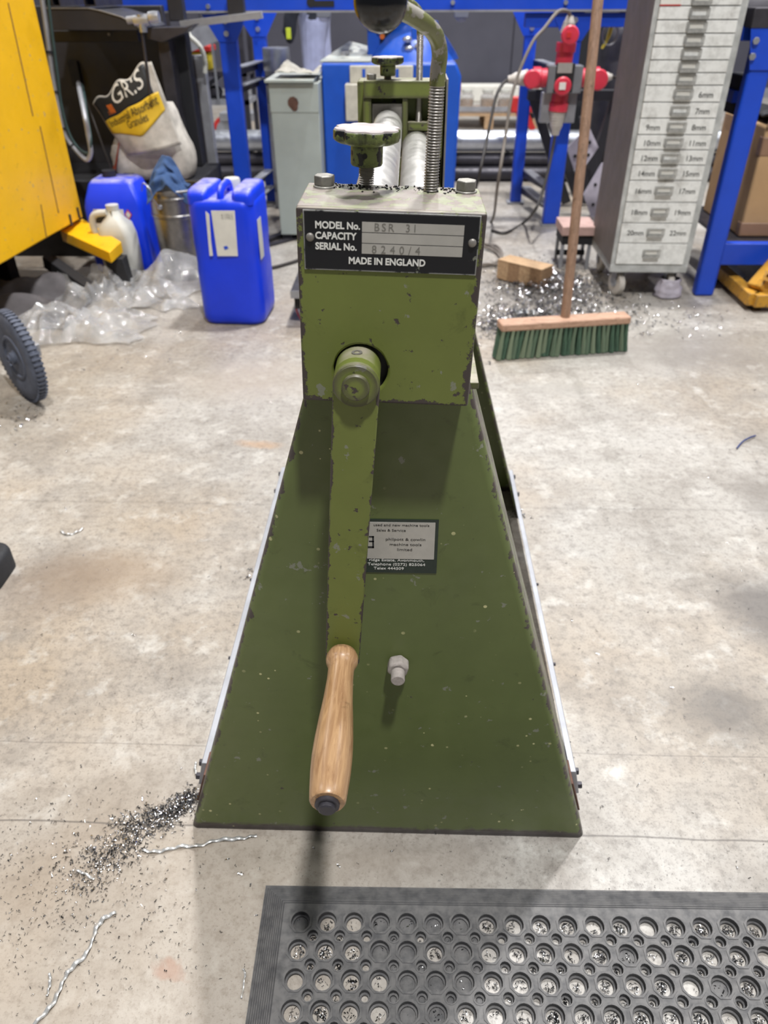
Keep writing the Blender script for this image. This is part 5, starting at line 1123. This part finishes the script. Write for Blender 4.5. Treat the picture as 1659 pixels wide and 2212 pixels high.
def tarp(u, v):
    x = -2.3+1.02*u; y = 2.02+.52*v; e = min(1, 6*min(u, 1-u, v, 1-v)+.1)
    return V((x, y, .005+e*(.07*max(0, sin(y*24+5*noise.noise(V((x*2, y*2, 1)))))+.05*abs(noise.noise(V((x*5, y*9, 4)))))))
tag(MB().grid(tarp, 50, 40).build('tarpaulin', M['tarp'], None, solid=.003, angle=180), 'folded dark grey tarpaulin on floor under yellow machine', 'tarpaulin')

# ================================================================== rubber ring mat in front
mo = V((-.1700, -.0905, 0)); ma = math.atan2(.0095, .713); mex = V((cos(ma), sin(ma), 0)); mey = V((sin(ma), -cos(ma), 0))   # x along the far edge, y towards the viewer
t = thing('ring_mat', mo+mex*.4+mey*.2, 'black rubber anti-fatigue mat with round drainage holes in front', 'mat')
PITCH, MX0, MY0, MT = .0363, .0560, .0525, .0115
NC, NR = 21, 9; MWD, MHD = MX0*2+PITCH*(NC-1), MY0*2+PITCH*(NR-1)
big = [(MX0+PITCH*i, MY0+PITCH*j) for j in range(NR) for i in range(NC)]; small = [(MX0+PITCH*(i+.5), MY0+PITCH*(j+.5)) for j in range(NR-1) for i in range(NC-1)]
outer = [(0, 0), (MWD, 0), (MWD, MHD), (0, MHD)]
def mp(x, y, z=0.0): return mo+mex*x+mey*y+V((0, 0, z))
mb = MB(); sheet_with_holes(mb, outer, [circ(x, y, .0102, 20) for x, y in big]+[circ(x, y, .0046, 10) for x, y in small], mp(0, 0, .0), mex, mey, (0, 0, .0045)); mb.build('lower_web', M['rubber'], t, angle=30)
inner = [(MX0-.018, MY0-.018), (MWD-MX0+.018, MY0-.018), (MWD-MX0+.018, MHD-MY0+.018), (MX0-.018, MHD-MY0+.018)]
mb = MB(); sheet_with_holes(mb, inner, [circ(x, y, .0128, 24) for x, y in big]+[circ(x, y, .0072, 12) for x, y in small], mp(0, 0, .0045), mex, mey, (0, 0, MT-.0045)); mb.build('upper_web', M['rubber'], t, angle=30)
# sloped border with fine ridges running round it
mb = MB(); NRG = 13
for side in range(4):
    prof = []
    for k in range(NRG*3+1):
        f = k/(NRG*3); z = .0048+(MT-.0048)*min(1, f*1.5); ph = k % 3; prof.append((f, z-(.0009 if ph == 1 and k < NRG*3-6 else 0)))
    oc = [outer[side], outer[(side+1) % 4]]; ic = [inner[side], inner[(side+1) % 4]]
    vs = []
    for f, z in prof:
        for e in (0, 1): vs.append(mp(oc[e][0]+(ic[e][0]-oc[e][0])*f, oc[e][1]+(ic[e][1]-oc[e][1])*f, z))
    mb.add(vs, [(2*k, 2*k+1, 2*k+3, 2*k+2) for k in range(len(prof)-1)])
mb.build('ridged_border', M['rubber'], t, angle=15, recalc=False)
# octagonal lips and the little bridges between them
lip = MB(); oct_ = lambda r: [(r*cos(2*pi*k/8+pi/8), r*sin(2*pi*k/8+pi/8)) for k in range(8)]
sheet_with_holes(lip, oct_(.0163), [circ(0, 0, .0130, 16)], (0, 0, 0), X3, Y3, (0, 0, .0011)); lm = lip.mesh('octagon_lip'); lm.materials.append(M['rubber'])
RM = Matrix((mex, -mey, Z3)).transposed().to_4x4()
for (x, y) in big: inst('octagon_lip', lm, t, Matrix.Translation(mp(x, y, MT-.0001)) @ RM)
lip = MB(); sheet_with_holes(lip, circ(0, 0, .0088, 12), [circ(0, 0, .0073, 12)], (0, 0, 0), X3, Y3, (0, 0, .0008)); lm2 = lip.mesh('small_ring_lip'); lm2.materials.append(M['rubber'])
for (x, y) in small: inst('small_ring_lip', lm2, t, Matrix.Translation(mp(x, y, MT-.0001)) @ RM)

# ================================================================== swarf
def chip(mb, p, s, kind=0):
    p = V(p); n = random.randint(4, 7); R = Euler((random.uniform(-.6, .6), random.uniform(-.6, .6), random.uniform(0, 6.28))).to_matrix(); wd = s*random.uniform(.18, .4); rr = s*random.uniform(.25, .6); turns = random.uniform(.4, 1.7); vs = []
    lo = 1e9
    for k in range(n+1):
        a = turns*2*pi*k/n; q = V((s*(k/n-.5)*1.2, rr*cos(a)*.6, rr*sin(a)*.6)); e = V((wd, .3*wd, 0)); vs += [R @ q, R @ (q+e)]
    lo = min(v.z for v in vs); vs = [v+p+V((0, 0, -lo+.0004)) for v in vs]
    mb.add(vs, [(2*k, 2*k+1, 2*k+3, 2*k+2) for k in range(n)])
def swarf(name, pts, sizes, m, label):
    mb = MB()
    for p, s in zip(pts, sizes): chip(mb, p, s)
    return tag(mb.build(name, m, None, angle=180, recalc=False), label, 'metal swarf', None, 'stuff')
rnd = random.Random(11)
def heap(n, cpx, cpy, sx_, sy_, h, smin, smax):
    c_ = F(cpx, cpy); out = []; ss = []
    for _ in range(n):
        x, y = rnd.gauss(0, 1), rnd.gauss(0, 1); z = h*math.exp(-(x*x+y*y)*.9)*rnd.random(); out.append((c_.x+x*sx_, c_.y+y*sy_, z)); ss.append(rnd.uniform(smin, smax))
    return out, ss
a, sa = heap(4200, 1195, 625, .13, .16, .05, .005, .014); b, sb = heap(900, 1150, 690, .11, .08, .02, .008, .018); c_, sc_ = heap(350, 1330, 690, .20, .10, .004, .006, .014); d_, sd = heap(200, 1065, 720, .03, .10, .02, .008, .016)
ok = lambda p: not (hL.y-.06 < p[1] < hL.y+.14 and .30 < p[0] < .86)
def split(ps, ss, frac):
    A, B = [], []
    for p, s in zip(ps, ss):
        if ok(p): (A if rnd.random() < frac else B).append((p, s))
    return A, B
A, B = split(a+b+d_, sa+sb+sd, .5); A += [(p, s) for p, s in zip(c_, sc_) if ok(p)]
swarf('bright_swarf', [p for p, s in A], [s for p, s in A], M['swarf'], 'glinting heap of metal swarf on floor behind the broom')
swarf('dark_swarf', [p for p, s in B], [s for p, s in B], M['swarf_dark'], 'dark oily metal swarf mixed through heap behind broom')
# trail left of the stand
tr = [F(418, 1712), F(395, 1740), F(360, 1765), F(320, 1770), F(280, 1810), F(240, 1850), F(200, 1870), F(165, 1880)]
A, B = [], []
for _ in range(1700):
    k = min(rnd.betavariate(1.1, 1.5)*7, 6.99); i = int(k); q_ = tr[i].lerp(tr[i+1], k-i); s = .007+.0032*k
    p = (q_.x+rnd.gauss(0, s*.9), q_.y+rnd.gauss(0, s), 0)
    (A if rnd.random() < .5 else B).append((p, rnd.uniform(.002, .006)))
for _ in range(900):
    q_ = F(rnd.gauss(150, 130), rnd.gauss(1900, 110)); (A if rnd.random() < .25 else B).append(((q_.x, q_.y, 0), rnd.uniform(.0012, .004)))
inside = lambda p: (abs(p[0]) < .295 and 0 < p[1] < .12) or (p[0] > -.172 and p[1] < -.08)
A = [x for x in A if not inside(x[0])]; B = [x for x in B if not inside(x[0])]
swarf('bright_swarf', [p for p, s in A], [s for p, s in A], M['swarf'], 'bright metal swarf trail at left foot of green stand')
swarf('dark_swarf', [p for p, s in B], [s for p, s in B], M['swarf_dark'], 'dark metal swarf trail at left foot of green stand')
# loose chips over the open floor, under the wheel and by the rails
A, B = [], []
for _ in range(260):
    q_ = F(rnd.uniform(0, 1659), rnd.uniform(700, 2000)); A.append(((q_.x, q_.y, 0), rnd.uniform(.002, .006)))
for px, py, n, s in ((40, 905, 60, .05), (555, 1235, 40, .018), (240, 740, 30, .15), (1120, 1112, 25, .012)):
    q_ = F(px, py)
    for _ in range(n): A.append(((q_.x+rnd.gauss(0, s), q_.y+rnd.gauss(0, s), 0), rnd.uniform(.004, .010)))
for _ in range(500):
    q_ = F(rnd.uniform(0, 1659), rnd.uniform(850, 2200)); B.append(((q_.x, q_.y, 0), rnd.uniform(.001, .0035)))
A = [x for x in A if not inside(x[0]) and ok(x[0])]; B = [x for x in B if not inside(x[0]) and ok(x[0])]
swarf('bright_swarf', [p for p, s in A], [s for p, s in A], M['swarf'], 'single bright metal chips scattered over the bare floor')
swarf('dark_swarf', [p for p, s in B], [s for p, s in B], M['swarf_dark'], 'tiny dark specks of swarf scattered over the bare floor')
# in the mat holes
A, B = [], []; dirt = MB()
for (x, y) in big+small:
    r = .0088 if (x, y) in big else .0035; k = rnd.random(); f = (y-MY0)/PITCH; i = (x-MX0)/PITCH
    n = int((rnd.random()**1.4)*(34 if r > .005 else 8)*(1.3 if i > 8 or i < 3 else .6))
    for _ in range(n):
        a, q_ = rnd.uniform(0, 6.28), r*math.sqrt(rnd.random())*.8; p = mp(x+q_*cos(a), y+q_*sin(a), .0005)
        (A if rnd.random() < .5 else B).append((tuple(p), rnd.uniform(.0014, .0055)))
    if 2.5 < i < 6.6 and rnd.random() < .75 or k < .04:
        dirt.lathe([(r*1.12, .0), (r*1.12, .0028), (r*.5, .0034), (0, .0032)], mp(x, y, .0003), n=14)
swarf('bright_swarf', [p for p, s in A], [s for p, s in A], M['swarf'], 'bright metal chips caught in holes of rubber mat')
swarf('dark_swarf', [p for p, s in B], [s for p, s in B], M['swarf_dark'], 'dark metal chips caught in holes of rubber mat')
tag(dirt.build('packed_dirt', M['rubber'], None), 'packed grey dirt filling some holes of rubber mat', 'dirt', None, 'stuff')
# long curled ribbons, each a thing
def ribbon(pts, wd, label, m='swarf_pale', tw=2.5):
    pp = catmull(pts, 10); mb = MB(); vs = []; n = len(pp)
    for i, p in enumerate(pp):
        tdir = (pp[min(i+1, n-1)]-pp[max(i-1, 0)]).normalized(); s = tdir.cross(Z3).normalized(); a = .35*sin(tw*6.28*i/n)
        e = s*cos(a)+Z3*sin(a); ww = wd*(.7+.3*abs(sin(tw*4.1*i/n))); q_ = V((p.x, p.y, .0012+ww*.5*abs(sin(a))+.0018*(1+sin(i*.7)))); vs += [q_-e*ww/2, q_+e*ww/2]
    mb.add(vs, [(2*k, 2*k+1, 2*k+3, 2*k+2) for k in range(n-1)]); tag(mb.build('metal_ribbon', M[m], None, angle=180, solid=.0004), label, 'metal ribbon', 'long swarf ribbons')
ribbon([F(308, 1838), F(330, 1842), F(360, 1838), F(395, 1830), F(430, 1829), F(465, 1818), F(500, 1815), F(530, 1812), F(555, 1806)], .0058, 'long wavy bright metal ribbon lying below stand corner')
ribbon([F(252, 1973), F(228, 1985), F(210, 2005), F(200, 2035), F(185, 2065), F(160, 2090), F(142, 2112), F(130, 2140), F(115, 2170), F(90, 2200), F(60, 2230)], .0062, 'longest metal ribbon running toward the near edge')
ribbon([F(108, 2103), F(110, 2120), F(106, 2140), F(103, 2155)], .0036, 'short straight metal ribbon beside the longest one', tw=1)
ribbon([F(165, 1882), F(185, 1890), F(205, 1903)], .004, 'short twisted ribbon at end of swarf trail', tw=1.5)
ribbon([F(525, 2095), F(530, 2103), F(528, 2120), F(522, 2160)], .0028, 'thin hooked metal ribbon beside rubber mat edge', tw=1)
ribbon([F(130, 1148), F(145, 1156), F(165, 1152), F(180, 1143)], .006, 'curved pale metal ribbon near the dark rubber foot', tw=1)
ribbon([F(425, 1648), F(422, 1660), F(424, 1675)], .004, 'small bright ribbon curl beside left stand bolts', tw=1)
